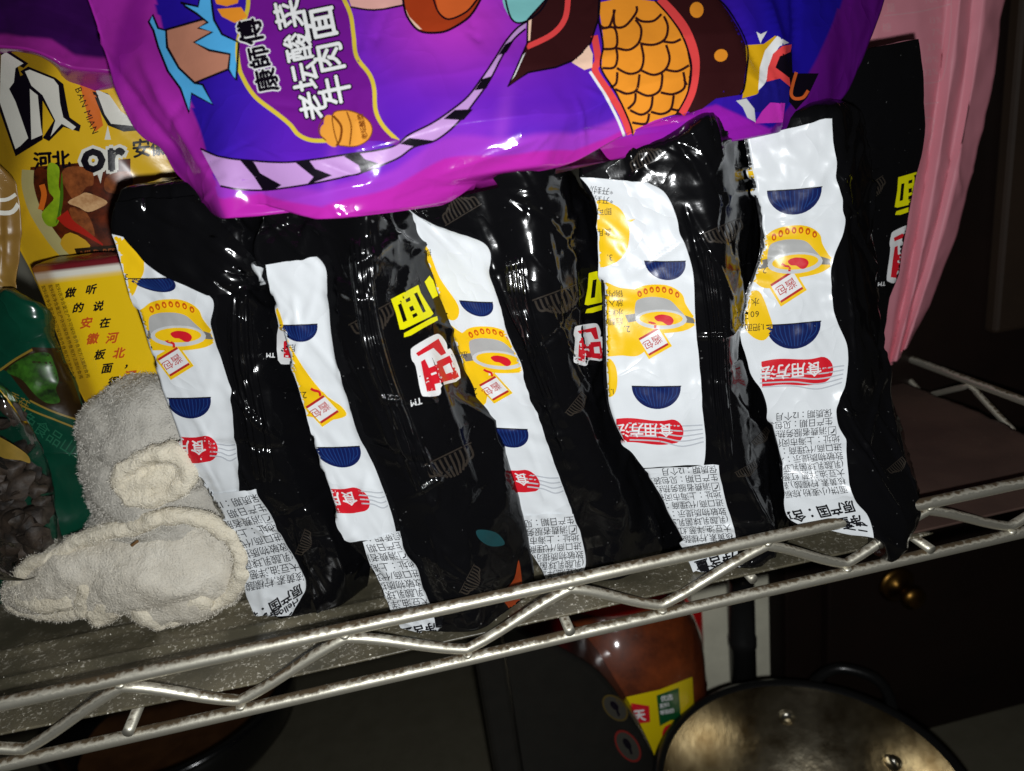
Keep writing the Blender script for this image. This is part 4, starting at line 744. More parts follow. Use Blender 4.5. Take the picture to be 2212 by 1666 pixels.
inn = [[(10, 350), (40, 330), (150, 400), (100, 430), (90, 520), (60, 560), (100, 640), (180, 870), (130, 920), (100, 940), (40, 760), (0, 640)], [(160, 450), (190, 440), (340, 500), (370, 540), (380, 650), (400, 740), (480, 800), (460, 820), (390, 780), (320, 860), (350, 760), (270, 600), (200, 540)], [(200, 880), (270, 850), (260, 800), (240, 600), (190, 560)]]
prnt(sy2, ey, 'big_lettering', [([bgpoly(FA, *q) for q in bigc]+[bgpoly(FA, (575, 560), (680, 590), (760, 700), (900, 820), (780, 830), (680, 790), (640, 720))], OUT), ([bgpoly(FA, *q) for q in inn]+[bgpoly(FA, (600, 560), (690, 600), (760, 700), (900, 800), (700, 780), (660, 720))], W2)], L=14)
prnt(sy2, ey, 'orange_bar', [(bgpoly(FA, (500, 520), (600, 560), (650, 790), (600, 830), (560, 760)), ORB), (text('BAN MIAN', FA((472, 560))[0], np.array([.36, .93]), np.array([.93, -.36]), 20, .0, .02), OUT)], L=14)
prnt(sy2, ey, 'food_photo', [(bgpoly(FO, (540, -150), (2300, -300), (2300, 1230), (1400, 1480), (1080, 1240), (760, 800), (600, 500), (545, 100)), DKR), (stroke(FO((500, -100), (500, 200), (620, 600), (860, 1000), (1100, 1300), (1350, 1500)), 26, 6), OLV), (blobpoly(FO((1080, 20), (1200, -150), (1600, -120), (1650, 150), (1530, 200), (1430, 330), (1300, 420), (1180, 250)), 4), BRN), (blobpoly(FO((1850, 250), (1900, 0), (2300, -60), (2300, 300), (2050, 320)), 4), BRN), (blobpoly(FO((1200, 470), (1420, 340), (1530, 300), (1760, 380), (1900, 470), (1780, 560), (1560, 640), (1400, 560)), 3), MEAT2), (blobpoly(FO((1240, 560), (1540, 660), (1680, 1060), (1500, 1000), (1300, 800)), 3), BRN), (blobpoly(FO((860, -200), (1050, -150), (1050, 180), (1100, 400), (1080, 700), (1000, 880), (840, 870), (750, 680), (870, 520), (960, 400), (870, 250)), 4), GRN), (blobpoly(FO((1100, -60), (1130, 300), (1100, 600), (1000, 850), (1060, 500)), 4), GRN2), (blobpoly(FO((1080, 1200), (1250, 1000), (1600, 1230), (1400, 1450), (1300, 1440)), 3), PO), (stroke(FO((1110, 680), (1250, 850), (1500, 1000), (1820, 1220)), 30, 6, taper=True), CHI), (stroke(FO((760, 160), (800, 350), (740, 600)), 12, 4), ORB), (bgpoly(FO, (1330, 1280), (2300, 1200), (2300, 1420), (1400, 1470)), SQ), ([q for q in text('MILD-BEEF', FO((1420, 1430))[0], (.99, -.08), (.08, .99*-1), 18, .03)], BRN)], L=12)
prnt(sy2, ey, 'place_lettering', [(text('河北', FA((215, 1062))[0], (.99, -.06), (-.06, -1), 40, .04), OUT), (text('or', FA((505, 1080))[0], (.99, -.04), (-.03, -1), 95, .11), W2), (text('or', FA((505, 1080))[0], (.99, -.04), (-.03, -1), 95, .035), OUT), (text('安徽', FA((835, 985))[0], (.99, -.1), (-.06, -1), 40, .03), OUT), ([bgpoly(FA, (680, 790), (700, 880), (660, 880)), bgpoly(FA, (610, 1080), (650, 1080), (635, 1155))], W2)], L=12)
def yb2(x, y, b):
    c = np.tile(np.array(lin((236, 194, 22))), (len(b), 1)); ty = 590-(x-80)*.12
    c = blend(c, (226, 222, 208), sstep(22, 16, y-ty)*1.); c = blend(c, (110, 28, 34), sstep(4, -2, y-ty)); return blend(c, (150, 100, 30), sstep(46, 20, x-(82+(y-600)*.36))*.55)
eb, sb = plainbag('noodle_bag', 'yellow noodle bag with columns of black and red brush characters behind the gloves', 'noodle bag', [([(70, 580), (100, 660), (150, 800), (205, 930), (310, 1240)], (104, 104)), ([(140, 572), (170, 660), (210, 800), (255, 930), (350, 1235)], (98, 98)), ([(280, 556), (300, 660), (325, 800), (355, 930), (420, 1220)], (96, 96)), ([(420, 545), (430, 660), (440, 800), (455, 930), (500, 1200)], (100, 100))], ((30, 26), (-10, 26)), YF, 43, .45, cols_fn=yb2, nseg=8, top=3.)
FM = fr(0, 850, 1400)
xv = np.array([.32, .95]); BRUSH = ink('brush_red', (200, 84, 30))
def colchars(s, pts, size, m): return ([q for ch, p in zip(s, pts) for q in text(ch, (FM(p)[0][0]-size*.5, FM(p)[0][1]+size*.42), (1, -.12), (.25, -.97), size, .035)], m)
prnt(sb, eb, 'brush_lettering', [colchars('听说在，', [(570, 480), (615, 585), (655, 690), (795, 945)], 23, OUT), colchars('河北河南', [(700, 785), (745, 880), (810, 1025), (850, 1115)], 25, BRUSH), colchars('做的板面很好', [(440, 500), (490, 595), (625, 890), (670, 975), (710, 1060), (755, 1145)], 23, OUT), colchars('安徽', [(540, 690), (580, 790)], 25, BRUSH)])
prnt(sb, eb, 'small_print', [([q for k in range(3) for q in text('配料表净含量生产许可保存条件食用方法面粉食用', FM((262+44*k, 460-6*k))[0], xv, (.95, -.32), 9.5, 0, .02)], SQ)])

# ------------------------------------------------------------------ green bag, mushrooms, tan bag
GF = mat('green_film', lin((10, 64, 46)), .22, bump=.1, bscale=90, var=.5, vscale=22, vcol=lin((5, 30, 24)), crinkle=.4, cscale=30.)
eg, sg = plainbag('seasoning_bag', 'crumpled dark green bag with a leafy vegetable photo, behind the dried mushrooms', 'food bag', [([(-120, 640), (-110, 900), (-60, 1150), (-40, 1300)], (112, 104)), ([(0, 650), (20, 900), (60, 1100), (80, 1290)], (96, 92)), ([(70, 660), (130, 860), (190, 1010), (200, 1150)], (92, 98)), ([(110, 690), (170, 860), (218, 1000), (215, 1120)], (102, 104))], ((30, 16), (-10, 14)), GF, 44, 1.5, nseg=46)
FG = fr(0, 1400, 600)
leaf = mat('leaf_print', lin((54, 104, 26)), .35, var=1., vscale=150, vcol=lin((12, 22, 10)))
GOLD2 = ink('dull_gold', (130, 108, 40))
prnt(sg, eg, 'vegetable_photo', [(bgpoly(FG, (20, 260), (480, -60), (900, -40), (1220, 860), (1240, 1050), (860, 930), (440, 720), (120, 300)), SQ), (blobpoly(FG((100, 280), (420, 60), (700, 20), (800, 200), (860, 420), (820, 560), (880, 740), (700, 760), (520, 640), (330, 420)), 4), leaf), ([stroke(FG((0, 280), (240, 110), (480, -30)), 5, 3), stroke(FG((440, 720), (700, 850), (960, 950), (1240, 1040)), 4, 4), stroke(FG((100, 680), (500, 880), (800, 1000), (1200, 1160)), 4, 4)], GOLD2 )], L=12)
prnt(sg, eg, 'green_lettering', [(text('绿色食品山珍', FG((90, 900))[0], (.83, .55), (.55, -.83), 34), ink('pale_green', (30, 88, 64)))], L=12)
GOLD2 = ink('dull_gold', (130, 108, 40))
prnt(sg, eg, 'gold_lettering', [(text('香菇', FG((90, 700))[0], (.83, .5), (.5, -.83), 26, .0), GOLD2)], L=12)
TAN = mat('tan_film', lin((150, 116, 52)), .35, var=.5, vscale=30, vcol=lin((110, 70, 34)), bump=.3, bscale=80)
et, st_ = plainbag('snack_bag', 'crinkled tan bag with a pale stripe, squeezed in above the green bag', 'food bag', [([(-120, 330), (-110, 500), (-100, 720)], (128, 124)), ([(-30, 340), (-20, 500), (0, 700)], (118, 116)), ([(40, 400), (48, 520), (30, 700)], (124, 122))], ((20, 20), (-10, 20)), TAN, 45, 1., nseg=14)
prnt(st_, et, 'stripe_print', [([stroke([(-40, 455), (20, 460), (40, 440)], 10, 5), stroke([(-40, 430), (10, 432), (34, 420)], 8, 5)], W2)], L=12)
# dried mushrooms in a clear bag
mroot = empty('mushroom_bag', tuple(uz(40, 1260, 8)), 'clear glossy bag of dried dark mushrooms at the shelf end', 'food bag')
g = np.random.default_rng(12); V = []; F = []
for k in range(120):
    t = g.uniform(0, 1); px, py = g.uniform(-60, 105), g.uniform(885, 1225)
    if px > 30+(py-860)*.34 or px > 118-(py-1130)*.5*(py > 1130): continue
    c0 = uy(px, py, 84+g.uniform(-6, 10)); R0 = g.uniform(3.5, 7.5); nrm = Vector(g.normal(0, 1, 3)+np.array([0, -1.6, .6])).normalized(); q = nrm.to_track_quat('Z', 'Y').to_matrix()
    n0 = len(V); nr, na = 6, 18; ph = g.uniform(0, 6.28)
    for i in range(nr):
        for j in range(na):
            a = 6.283*j/na; r = R0*(i/(nr-1))*(1+.18*math.sin(3*a+ph)+.1*math.sin(5*a)); z = R0*(.45-.55*(i/(nr-1))**2)+.28*R0*math.sin(2*a+ph)*(i/(nr-1))**2
            V.append((c0+np.array(q@Vector((r*math.cos(a), r*math.sin(a), z))))); 
    F += (grid_faces(nr, na, True)+n0).tolist()
    n1 = len(V)                                        # underside
    for i in range(nr):
        for j in range(na): V.append(V[n0+i*na+j]-np.array(nrm)*(1.6 if i < nr-1 else 0.3))
    F += (grid_faces(nr, na, True)+n1)[:, ::-1].tolist()
o = mesh('dried_mushrooms', V, F, mat('mushroom', lin((64, 52, 42)), .6, var=.95, vscale=120, vcol=lin((16, 13, 11)), bump=.5, bscale=260)); tag(o, 'heap of curled dried brown mushrooms inside the clear bag', 'mushrooms', kind='stuff')
def clearfilm(name, fac=.9, tint=(1, 1, 1), rough=.12):
    m, n, l, b = node_mat(name); n.remove(b); out = n['Material Output']; t = n.new('ShaderNodeBsdfTransparent'); t.inputs[0].default_value = (*tint, 1); gl = n.new('ShaderNodeBsdfGlossy'); gl.inputs['Roughness'].default_value = rough
    mx = n.new('ShaderNodeMixShader'); fz = n.new('ShaderNodeFresnel'); fz.inputs[0].default_value = 1.45; ad = n.new('ShaderNodeMath'); ad.operation = 'ADD'; ad.inputs[1].default_value = 1-fac; l.new(fz.outputs[0], ad.inputs[0])
    tc = n.new('ShaderNodeTexCoord'); nb = n.new('ShaderNodeTexNoise'); nb.inputs['Scale'].default_value = 130; l.new(tc.outputs['Object'], nb.inputs['Vector']); bp = n.new('ShaderNodeBump'); bp.inputs['Strength'].default_value = .5; bp.inputs['Distance'].default_value = .002; l.new(nb.outputs[0], bp.inputs['Height']); l.new(bp.outputs[0], gl.inputs['Normal']); l.new(bp.outputs[0], fz.inputs['Normal'])
    l.new(ad.outputs[0], mx.inputs[0]); l.new(t.outputs[0], mx.inputs[1]); l.new(gl.outputs[0], mx.inputs[2]); l.new(mx.outputs[0], out.inputs['Surface']); return m
CF = clearfilm('clear_film', .985)
A, f, nf = bag_grid([([(-120, 830), (-110, 1000), (-90, 1240)], (80, 76)), ([(-10, 850), (30, 1020), (40, 1250)], (70, 70)), ([(30, 860), (110, 1010), (125, 1110), (110, 1235)], (78, 78))], ((10, 26), (-10, 22)), rows=60, sub=14, seed=46, amp=1.2, segs=rand_segs(24, (-240, -150, 20, 110), 9, L=(10, 40), w=(1.5, 4), a=(-1.2, 1.2)))
mesh('clear_film', A.reshape(-1, 3), f, CF, mroot)
prnt(surf_front(A), mroot, 'film_label', [(blobpoly(FG((-100, 1250), (60, 1290), (380, 1500), (440, 1640), (300, 1600), (0, 1540)), 4), mat('label_tan', lin((150, 120, 50)), .4, var=.5, vscale=90, vcol=lin((90, 80, 20))))], L=12)

# ------------------------------------------------------------------ fluffy white gloves
def blob_mesh(name, chains, vox, m, parent, seed):
    """chains: list of [(px, py, depth mm, radius mm)...]; union of swept spheres, remeshed to one skin"""
    bm = bmesh.new()
    for ch in chains:
        q = np.array([np.r_[uy(x, y, d), r] for x, y, d, r in ch])
        L = np.r_[0, np.cumsum(np.linalg.norm(np.diff(q[:, :3], axis=0), axis=1))]; n = max(2, int(L[-1]/(q[:, 3].min()*.45))+1)
        for t in np.linspace(0, L[-1], n):
            c = [np.interp(t, L, q[:, k]) for k in range(4)]; bmesh.ops.create_icosphere(bm, subdivisions=2, radius=c[3], matrix=Matrix.Translation(c[:3]))
    me = bpy.data.meshes.new('tmp'); bm.to_mesh(me); bm.free(); o = bpy.data.objects.new('tmp', me); COL.objects.link(o)
    md = o.modifiers.new('r', 'REMESH'); md.mode = 'VOXEL'; md.voxel_size = vox; ms = o.modifiers.new('s', 'SMOOTH'); ms.iterations = 3; ms.factor = .5
    ev = o.evaluated_get(bpy.context.evaluated_depsgraph_get()); e = ev.to_mesh()
    v = np.array([q.co[:] for q in e.vertices]); f = [list(q.vertices) for q in e.polygons]; n = np.array([q.normal[:] for q in e.vertices]); ev.to_mesh_clear()
    bpy.data.objects.remove(o); bpy.data.meshes.remove(me)
    v = v+n*(1.1*latt(v[:, 0]+.6*v[:, 1], v[:, 2], 9, seed, False)+.7*latt(v[:, 0]+.6*v[:, 1], v[:, 2], 4, seed+1, False)+.35*latt(v[:, 0]-v[:, 1], v[:, 2], 1.8, seed+2, False))[:, None]
    v[:, 2] = np.maximum(v[:, 2], 8.6)
    return mesh(name, v, f, m, parent), v, n
def fur(name, v, n, m, parent, count, ln, wid, seed, curl=.6):
    g = np.random.default_rng(seed); idx = g.choice(len(v), count); p = v[idx]+g.normal(0, .35, (count, 3)); d = n[idx]+g.normal(0, curl, (count, 3))+np.array([-.25, -.1, -.2]); d /= np.linalg.norm(d, axis=1, keepdims=True)
    s = np.cross(d, g.normal(0, 1, (count, 3))); s /= np.linalg.norm(s, axis=1, keepdims=True); L = (g.uniform(.5, 1.25, count)*ln)[:, None]; w = (g.uniform(.7, 1.3, count)*wid)[:, None]
    bend = g.normal(0, .35, (count, 3)); t1 = p+d*L*.55; t2 = p+d*L*.95+bend*L
    V = np.stack([p-s*w, p+s*w, t1-s*w*.75, t1+s*w*.75, t2], 1).reshape(-1, 3); V[:, 2] = np.maximum(V[:, 2], 8.3)
    b = (np.arange(count)*5)[:, None]; F = np.concatenate([b+np.array([[0, 1, 3]]), b+np.array([[0, 3, 2]]), b+np.array([[2, 3, 4]])])
    o = mesh(name, V, F, m, parent); tag(o, kind='stuff'); return o
PLUSH = mat('plush', lin((226, 220, 206)), .95, spec=.1, bump=.9, bscale=900, var=.55, vscale=34, vcol=lin((158, 148, 130)))
PLUSH2 = mat('plush_pale', lin((238, 230, 210)), .95, spec=.1, bump=.9, bscale=900, var=.45, vscale=40, vcol=lin((182, 168, 140)))
PLUSH_SHADE = mat('plush_shaded', lin((196, 192, 182)), .95, spec=.1, bump=.9, bscale=900, var=.5, vscale=34, vcol=lin((132, 126, 116)))  # upper glove's plush and fibres: its shade is put into the grey colour
FURM = mat('fur_fibre', lin((240, 234, 220)), .9, spec=.1, var=.5, vscale=60, vcol=lin((160, 152, 136)))
FUR_SHADE = mat('fur_fibre_shaded', lin((216, 212, 202)), .9, spec=.1, var=.5, vscale=60, vcol=lin((138, 132, 124)))
up_ = empty('fluffy_glove', tuple(uy(330, 1080, 94)), 'white fluffy glove, greyed in colour for shade, standing crumpled against the yellow bag', 'glove')
o, v, n = blob_mesh('glove_body', [[(300, 880, 92, 17), (340, 900, 88, 22), (370, 940, 84, 22)], [(245, 925, 90, 17), (290, 950, 86, 22), (350, 960, 82, 22), (400, 990, 80, 18)], [(220, 955, 88, 10), (235, 1010, 84, 14), (280, 1040, 82, 20), (350, 1080, 82, 24), (430, 1100, 82, 18)], [(250, 1080, 84, 12), (300, 1110, 84, 20), (400, 1140, 82, 22), (440, 1160, 84, 20)], [(340, 1170, 86, 20), (250, 1160, 88, 16)]], 1.7, PLUSH_SHADE, up_, 61)
fur('pile', v, n, FUR_SHADE, up_, 24000, 1.35, .13, 5, .9)
o, v, n = blob_mesh('cuff', [[(258, 1040, 60, 3.6), (268, 1010, 58, 4), (310, 990, 55, 4.4), (360, 975, 54, 4.6), (400, 985, 54, 4.4), (418, 1005, 54, 4.4), (405, 1035, 54, 4.4), (370, 1065, 55, 4.4), (330, 1082, 56, 4.6), (285, 1078, 58, 4.4), (258, 1050, 60, 3.8)], [(290, 1040, 65, 9), (340, 1030, 63, 10), (385, 1010, 62, 9)]], 1.2, PLUSH2, up_, 62)
fur('cuff_pile', v, n, FURM, up_, 8000, .8, .12, 6, .7)
lo_ = empty('fluffy_glove', tuple(uz(300, 1330, 8.5)), 'dirty white fluffy glove lying flat on the liner with frayed fingers', 'glove')
o, v, n = blob_mesh('glove_body', [[(60, 1275, 92, 12), (110, 1255, 86, 16), (170, 1230, 82, 18), (230, 1210, 80, 18), (320, 1195, 78, 20), (420, 1190, 76, 22), (470, 1200, 76, 18)], [(210, 1270, 78, 14), (300, 1240, 72, 20), (400, 1230, 70, 20), (470, 1230, 70, 16)], [(330, 1290, 70, 14), (420, 1280, 68, 15), (480, 1260, 70, 12)]], 1.6, PLUSH, lo_, 63)
fur('pile', v, n, FURM, lo_, 20000, .8, .13, 7, .8)
o, v, n = blob_mesh('hem', [[(22, 1272, 87, 4.2), (40, 1245, 80, 4.4), (80, 1215, 78, 4.4), (130, 1195, 74, 4.2), (165, 1172, 72, 4.2), (215, 1155, 68, 4.4), (290, 1140, 62, 4.4), (340, 1120, 58, 4.6), (400, 1112, 56, 4.6), (450, 1125, 55, 4.8), (495, 1155, 54, 4.8), (522, 1195, 54, 4.8), (526, 1235, 55, 4.6), (505, 1275, 60, 4.6), (470, 1300, 61, 4.4), (430, 1308, 62, 4.2)], [(22, 1275, 87, 4), (35, 1305, 87, 4.4), (80, 1318, 84, 5), (130, 1322, 79, 5), (165, 1318, 75, 4.6)]], 1.2, PLUSH2, lo_, 64)
fur('hem_pile', v, n, FURM, lo_, 12000, .8, .12, 8, .7)
for k, ch in enumerate([[(60, 1285, 84, 8), (110, 1285, 78, 10), (150, 1280, 74, 9)], [(180, 1235, 72, 5), (195, 1270, 68, 6.5), (185, 1310, 70, 6)], [(215, 1270, 70, 7), (250, 1290, 68, 9), (225, 1318, 70, 8)], [(300, 1285, 66, 8), (320, 1312, 64, 7.5), (345, 1338, 64, 6)], [(365, 1310, 63, 6.5), (372, 1335, 64, 5.5)], [(395, 1295, 62, 6.5), (440, 1290, 60, 6.5)]]):
    o, v, n = blob_mesh('finger', [ch], 1.2, PLUSH2, lo_, 65+k); fur('finger_pile', v, n, FURM, o, 1800, .75, .12, 9+k, .7)
bxs = uy(291, 1174, 57)
v, f = box((0, 0, 0), (4.2, .9, 1.3), .35); v = np.array(v)@np.array(Matrix.Rotation(-.5, 3, 'Y')).T+bxs
o = mesh('food_crumb', v, f, mat('crumb_brown', lin((110, 78, 40)), .8)); tag(o, 'small brown crumb stuck on the dirty white glove', 'crumb')

# ------------------------------------------------------------------ pink bag beyond the shelf end
FP = fr(2680, 0, 4080)
def pkc(x, y, b): return np.tile(np.array(lin((206, 128, 140))), (len(b), 1))
PK = mat('pink_film', lin((232, 150, 164)), .5, spec=.35, bump=.1, bscale=120)
pc = [([(1850, -150), (1830, 0), (1830, 250), (1860, 500), (1880, 700), (1903, 790)], 158), ([(1900, -150), (1890, 0), (1900, 250), (1890, 500), (1895, 700), (1906, 790)], 154), ([(1990, -150), (1980, 0), (1995, 200), (1978, 400), (1945, 600), (1922, 740), (1912, 788)], 156), ([(2062, -150), (2046, 0), (2025, 200), (1996, 400), (1962, 600), (1940, 700), (1922, 782)], 161), ([(2090, -150), (2074, 0), (2050, 200), (2018, 400), (1980, 600), (1955, 700), (1935, 778)], 154), ([(2118, -150), (2100, 0), (2078, 200), (2040, 400), (2000, 560), (1972, 660), (1945, 768)], 159), ([(2140, -150), (2125, 0), (2105, 160), (2070, 350), (2030, 520), (1990, 650), (1955, 752)], 154), ([(2200, -150), (2172, 0), (2150, 160), (2105, 350), (2060, 520), (2010, 650), (1966, 742)], 162)]
epk, spk = plainbag('pink_bag', 'folded pink bag with pale printed table, hanging beyond the packet row end', 'bag', pc, ((10, 20), (-20, 20)), PK, 47, .6, floor=-200., top=3., sub=9, linear=True)
PKI = ink('pink_print', (226, 170, 178)); 
tx = [('NRV%', (1590, 22), 22), ('13%', (1618, 150), 22), ('7%', (1628, 225), 22), ('23%', (1598, 318), 22), ('10%', (1590, 400), 22), ('32%', (1575, 478), 22), ('糖', (1320, 200), 24), ('量', (1345, 75), 24)]
prnt(spk, epk, 'nutrition_print', [([q for s, p, z in tx for q in text(s, FP(p)[0], (.99, -.1), (-.1, -.99), z*.85)]+[stroke(FP((1330, 100), (1550, 75), (1755, 25)), 2.2, 5), stroke(FP((1755, 0), (1750, 200), (1715, 440), (1680, 510), (1580, 525)), 2., 6), stroke(FP((1585, 655), (1680, 645)), 2., 3), stroke(FP((1580, 740), (1640, 750), (1640, 800), (1600, 950)), 2., 5)], PKI)], L=14)

# ------------------------------------------------------------------ things below and behind the shelf
def profile_extrude(pts, y0, y1, bev=4.):
    """pts: world (x, z) outline"""
    bm = bmesh.new(); vs = [bm.verts.new((x, y0, z)) for x, z in pts]; fc = bm.faces.new(vs); r = bmesh.ops.extrude_face_region(bm, geom=[fc]); bmesh.ops.translate(bm, vec=(0, y1-y0, 0), verts=[q for q in r['geom'] if isinstance(q, bmesh.types.BMVert)])
    if bev:
        ed = [e for e in bm.edges if abs(e.verts[0].co.y-e.verts[1].co.y) < 1e-4]; bmesh.ops.bevel(bm, geom=ed, offset=bev, segments=3, profile=.5, affect='EDGES')
    bmesh.ops.recalc_face_normals(bm, faces=bm.faces); bm.normal_update()
    v = [tuple(q.co) for q in bm.verts]; bm.verts.index_update(); f = [[q.index for q in p.verts] for p in bm.faces]; bm.free(); return v, f
# cabinet
YC = 190.
xl = uy(1698, 1400, YC)[0]
ec = empty('wooden_cabinet', (xl+300, YC, ZC), 'very dark brown wooden cabinet with a brass knob beside the pot', 'cabinet')
WOOD = mat('dark_wood', lin((28, 18, 14)), .5, spec=.25, var=.7, vscale=14, vcol=lin((18, 11, 9)), bump=.1, bscale=60)
v, f = box((xl+500, YC+14, (ZC+700)/2), (1000, 28, 700-ZC), 2); mesh('cabinet_body', v, f, WOOD, ec, sm=False)
v, f = box((xl+460, YC-6, (ZC+60+640)/2), (860, 11, 580-ZC), 2); mesh('cabinet_door', v, f, WOOD, ec, sm=False)
kx = uy(1935, 1262, YC-12)
BRASS = mat('brass', lin((120, 88, 40)), .36, metal=1., var=.6, vscale=90)
a = np.linspace(0, 2*math.pi, 28, endpoint=False); prof = [(.1, 0), (15, 0), (15, -2), (12, -3.5), (5, -6), (5, -12), (8, -15), (10, -19), (9, -23), (5, -25.5), (.1, -26)]
V = np.concatenate([np.stack([kx[0]+r*np.cos(a), np.full(28, kx[1]+y), kx[2]+r*np.sin(a)], 1) for r, y in prof]); mesh('knob', V, grid_faces(len(prof), 28, True), BRASS, ec)
tx0 = uy(2140, 600, YC-16)[0]; v, f = box((tx0+60, YC-18, 370), (120, 12, 660), 3); mesh('door_trim', v, f, mat('brown_wood', lin((46, 32, 20)), .6, var=.5, vscale=18), ec, sm=False)
# pole
pp = uy(1604, 1400, 215.)
v, f = lathe((pp[0], 215, 0), [(.1, ZC), (11, ZC), (11, -215), (11.8, -214), (11.8, -206), (11, -205), (11, -150), (11.8, -149), (11.8, -141), (11, -140), (11, 600), (.1, 600)], 32); o = mesh('shelf_pole', v, f, mat('black_enamel', lin((30, 30, 30)), .3)); tag(o, 'black ringed metal pole standing on the counter behind the pot', 'pole')
pa, pb = uy(1500, 1400, 240)[0], uy(1697, 1400, 240)[0]; v, f = box(((pa+pb)/2, 246, 100), (pb-pa, 12, 2*(100-ZC)-4), 1); o = mesh('white_panel_board', v, f, mat('white_board', lin((240, 236, 212)), .6, var=.3, vscale=30), sm=False); tag(o, 'off white upright panel behind the black pole', 'panel')
# steel pot
PC = (205.3, 59.4); PR0 = 96.
epot = empty('steel_pot', (*PC, ZC), 'black pot with scratched steel inside and rivets, standing on the counter', 'pot')
STEEL = mat('pot_steel', lin((190, 180, 156)), .27, metal=1., var=.85, vscale=46, vcol=lin((92, 74, 44)), bump=.3, bscale=120)
_b = STEEL.node_tree.nodes['Principled BSDF']; _b.inputs['Anisotropic'].default_value = .7; _t = STEEL.node_tree.nodes.new('ShaderNodeTangent'); _t.direction_type = 'RADIAL'; _t.axis = 'Z'; STEEL.node_tree.links.new(_t.outputs[0], _b.inputs['Tangent'])
INP = [(.1, -283), (30, -278), (52, -263), (68, -245), (80, -227), (88, -212), (PR0-4, -203), (PR0-3, -200.5)]; v, f = lathe((*PC, 0), smooth(INP, 5).tolist(), 128); mesh('pot_inside', v, f, STEEL, epot)
v, f = lathe((*PC, 0), [(.1, ZC+.5), (74, ZC+.5), (86, ZC+10), (92, -260), (PR0, -206), (PR0+3, -203), (PR0+3, -199), (PR0-1, -197), (PR0-4, -199.5)], 96); mesh('pot_outside', v, f, mat('pot_black', lin((22, 22, 22)), .28, bump=.1), epot)
for px, py in ((1700, 1552), (1925, 1648)):
    best = min(((abs(np.hypot(*(uz(px, py, z)[:2]-np.array(PC)))-np.interp(z, [q[1] for q in INP], [q[0] for q in INP])), z) for z in np.linspace(-255, -206, 60))); c = uz(px, py, best[1]); dr = np.array([*(np.array(PC)-c[:2]), 0]); dr /= np.linalg.norm(dr)
    bm = bmesh.new(); bmesh.ops.create_uvsphere(bm, u_segments=20, v_segments=10, radius=6); V = np.array([q.co[:] for q in bm.verts]); f = [[q.index for q in p.verts] for p in bm.faces]; bm.free()
    V = V-np.outer(V@dr, dr)*.55+c+dr*.5; mesh('rivet', V, f, mat('rivet', lin((186, 182, 170)), .25, metal=1.), epot)
hn = [(PC[0]+PR0*math.cos(t)*1.0+math.cos(.75)*h, PC[1]+PR0*math.sin(t)+math.sin(.75)*h, -212+zz_) for t, h, zz_ in ((.45, -2, 0), (.48, 18, 4), (.62, 30, 8), (.88, 30, 8), (1.02, 18, 4), (1.05, -2, 0))]
v, f = tube(smooth(hn, 6), 4., 12); mesh('handle', v, f, MATS['pot_black'], epot)
# chili jar
JC = (126., 205.); JR = 68.
ej = empty('chili_jar', (*JC, ZC), 'jar of red brown chili paste with red lid and yellow label', 'jar')
CHP = mat('chili_paste', lin((132, 60, 24)), .5, spec=.3, var=.9, vscale=40, vcol=lin((60, 24, 10)), coat=1., bump=.1, bscale=90)
jp = [(.1, ZC+.5), (JR-6, ZC+.5), (JR, ZC+7), (JR, -262), (JR-1.2, -259), (JR, -256), (JR, -240), (JR-1.2, -237), (JR, -234), (JR, -214), (JR+1, -209), (JR, -204), (JR, -186), (JR-1.5, -172), (JR-6, -156), (JR-13, -142), (JR-22, -131), (JR-27, -126), (JR-27, -112), (.1, -112)]
v, f = lathe((*JC, 0), jp, 96); mesh('jar_body', v, f, CHP, ej); js = Surf(v, f)
lp_ = [(JR-25, -116)]+[(JR-20+.0, -115), (JR-20, -82), (JR-23, -78), (.1, -78)]
v, f = lathe((*JC, 0), lp_, 96); v = np.array(v); mesh('lid', v, f, mat('red_lid', lin((196, 20, 24)), .3), ej)
FJ = fr(2400, 2250, 4080)
prnt(js, ej, 'label', [(tri_poly(FJ((-700, 800), (-400, 760), (-120, 715), (120, 695), (300, 655), (470, 588), (480, 760), (470, 1400), (-700, 1500))), ink('label_yellow', (226, 200, 14))), (tri_poly(FJ((150, 725), (245, 740), (250, 825), (170, 835))), I_RED), (tri_poly(FJ((283, 685), (398, 645), (410, 810), (355, 815), (300, 845))), ink('label_green', (20, 84, 44))), (tri_poly(FJ(*[tuple(q) for q in ellipse(362, 888, 50, 54)])), I_RED), (text('天', FJ((165, 815))[0], (.98, -.1), (-.1, -.98), 26, .04), I_WHT), (text('优选', FJ((305, 715))[0], (.98, -.2), (-.1, -.98), 13, .03), I_WHT)] + [(text(s, FJ((300, y))[0], (.98, -.2), (-.1, -.98), 10.5, .02), I_WHT) for s, y in (('配料', 750), ('零脂肪', 785))]+[(text('0', FJ((335, 915))[0], (.98, -.15), (-.1, -.98), 26, .04), I_WHT)], L=12, base=.3)
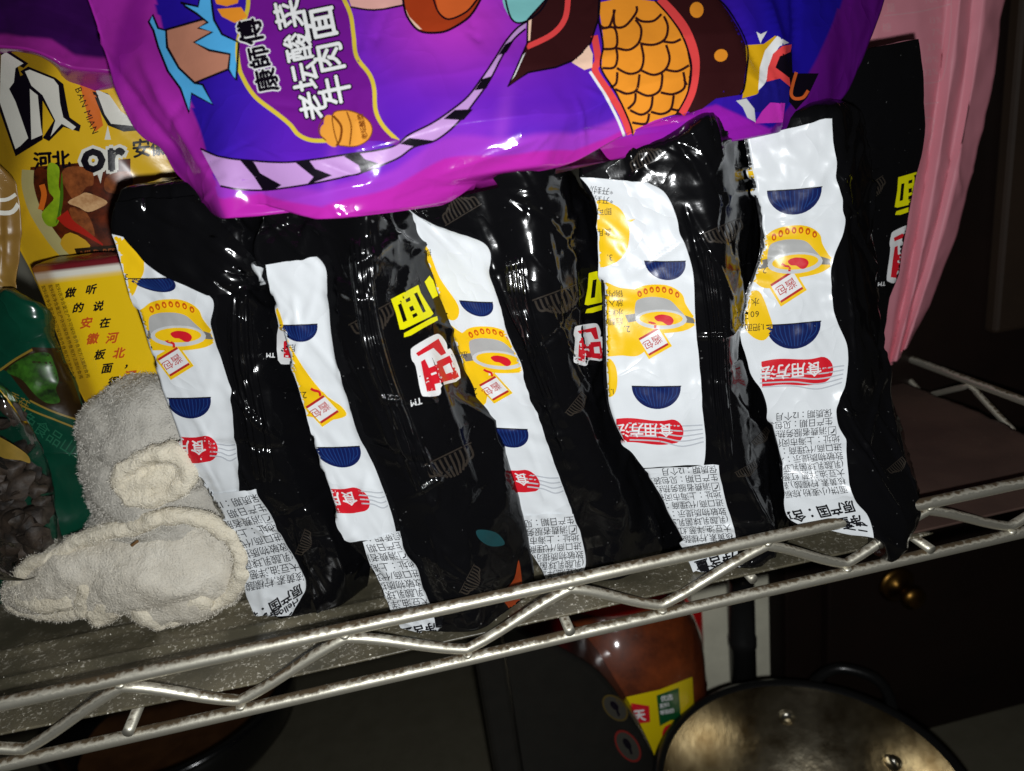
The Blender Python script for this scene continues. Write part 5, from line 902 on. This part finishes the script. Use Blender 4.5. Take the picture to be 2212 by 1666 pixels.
# black rounded appliance
app = [uy(x, y, 112.) for x, y in ((1028, 1330), (1100, 1345), (1160, 1378), (1230, 1412), (1300, 1458), (1360, 1535), (1400, 1600), (1428, 1680), (1440, 1800))]
pts = [(p[0], p[2]) for p in app]; ppx = smooth(pts, 4).tolist(); ppx += [(ppx[-1][0], ZC+1), (pts[0][0], ZC+1)]
ea = empty('rice_cooker', ((pts[0][0]+pts[-1][0])/2, 140, ZC), 'black rounded kitchen appliance with two round stickers, under the shelf', 'appliance')
BLKP = mat('black_plastic', lin((26, 25, 23)), .3, bump=.05, bscale=300, var=.3, vscale=80, vcol=lin((40, 38, 34)))
v, f = profile_extrude(ppx, 112, 160, 3); mesh('body', v, f, BLKP, ea, sm=False); v = np.array(v); asf = Surf(v, [t for q in f for t in ([q[0], q[k], q[k+1]] for k in range(1, len(q)-1))])
q0, q1 = uy(1030, 1450, 104), uy(1100, 1450, 104); zt = pts[0][1]-3; v, f = box(((q0[0]+q1[0])/2, 109, (ZC+1+zt)/2), (q1[0]-q0[0], 10, zt-ZC-1), 4, 3); mesh('front_strip', v, f, BLKP, ea, sm=False)
F7 = fr(1200, 2250, 2600); SG, SR = ink('sticker_gold', (84, 70, 34)), ink('sticker_red', (120, 36, 32))
for (cx, cy, rx, ry, rot, mm2) in ((1975, 900, 62, 100, -.75, SG), (2055, 1140, 66, 115, -.6, SR)):
    prnt(asf, ea, 'round_sticker', [(tri_poly(F7(*[tuple(q) for q in ellipse(cx, cy, rx, ry, rot, 30)])), mm2), (tri_poly(F7(*[tuple(q) for q in ellipse(cx, cy, rx*.84, ry*.86, rot, 30)])), ink('sticker_face', (62, 60, 54))), ([tri_poly(F7(*[tuple(q) for q in ellipse(cx-5, cy-15, rx*.3, ry*.35, rot)])), stroke(F7((cx+10, cy+10), (cx+25, cy+50)), 5, 3)], OUT)], base=.4)
# black pan
pcn = uz(372, 1492, -262.); ew = empty('black_pan', (pcn[0], pcn[1], ZC), 'shiny black deep pan with a rolled rim under the shelf', 'pan')
PANB = mat('pan_enamel', lin((16, 16, 17)), .16, spec=.6, bump=.05, bscale=80)
v, f = lathe((pcn[0], pcn[1], 0), [(.1, ZC+6), (80, ZC+6), (100, ZC+24), (108, -268), (110, -262), (116, -260), (120, -264), (119, -270), (112, ZC+26), (90, ZC+1), (.1, ZC+.6)], 96); mesh('pan_body', v, f, PANB, ew)
v, f = lathe((pcn[0], pcn[1], 0), [(.1, ZC+8), (60, ZC+9), (92, ZC+22), (96, ZC+24)], 48); v = np.array(v); v[:, 2] += 2*latt(v[:, 0], v[:, 1], 14, 3, False); mesh('brown_residue', v, f, mat('residue', lin((90, 58, 34)), .35, var=.6, vscale=50), ew)
# red capped bottle behind the jar
rc = uy(1500, 1330, 262.)
er = empty('red_bottle', (rc[0]-20, 262, ZC), 'bottle with a bright red cap half hidden behind the chili jar', 'bottle')
v, f = lathe((rc[0]-22, 262, 0), [(.1, ZC+.5), (26, ZC+.5), (28, ZC+4), (28, rc[2]-40), (24, rc[2]-26), (24, rc[2]-20), (.1, rc[2]-20)], 40); mesh('bottle_body', v, f, CHP, er)
v, f = lathe((rc[0]-22, 262, 0), [(25, rc[2]-26), (30, rc[2]-25), (30, rc[2]+24), (27, rc[2]+27), (.1, rc[2]+27)], 40); mesh('cap', v, f, MATS['red_lid'], er)
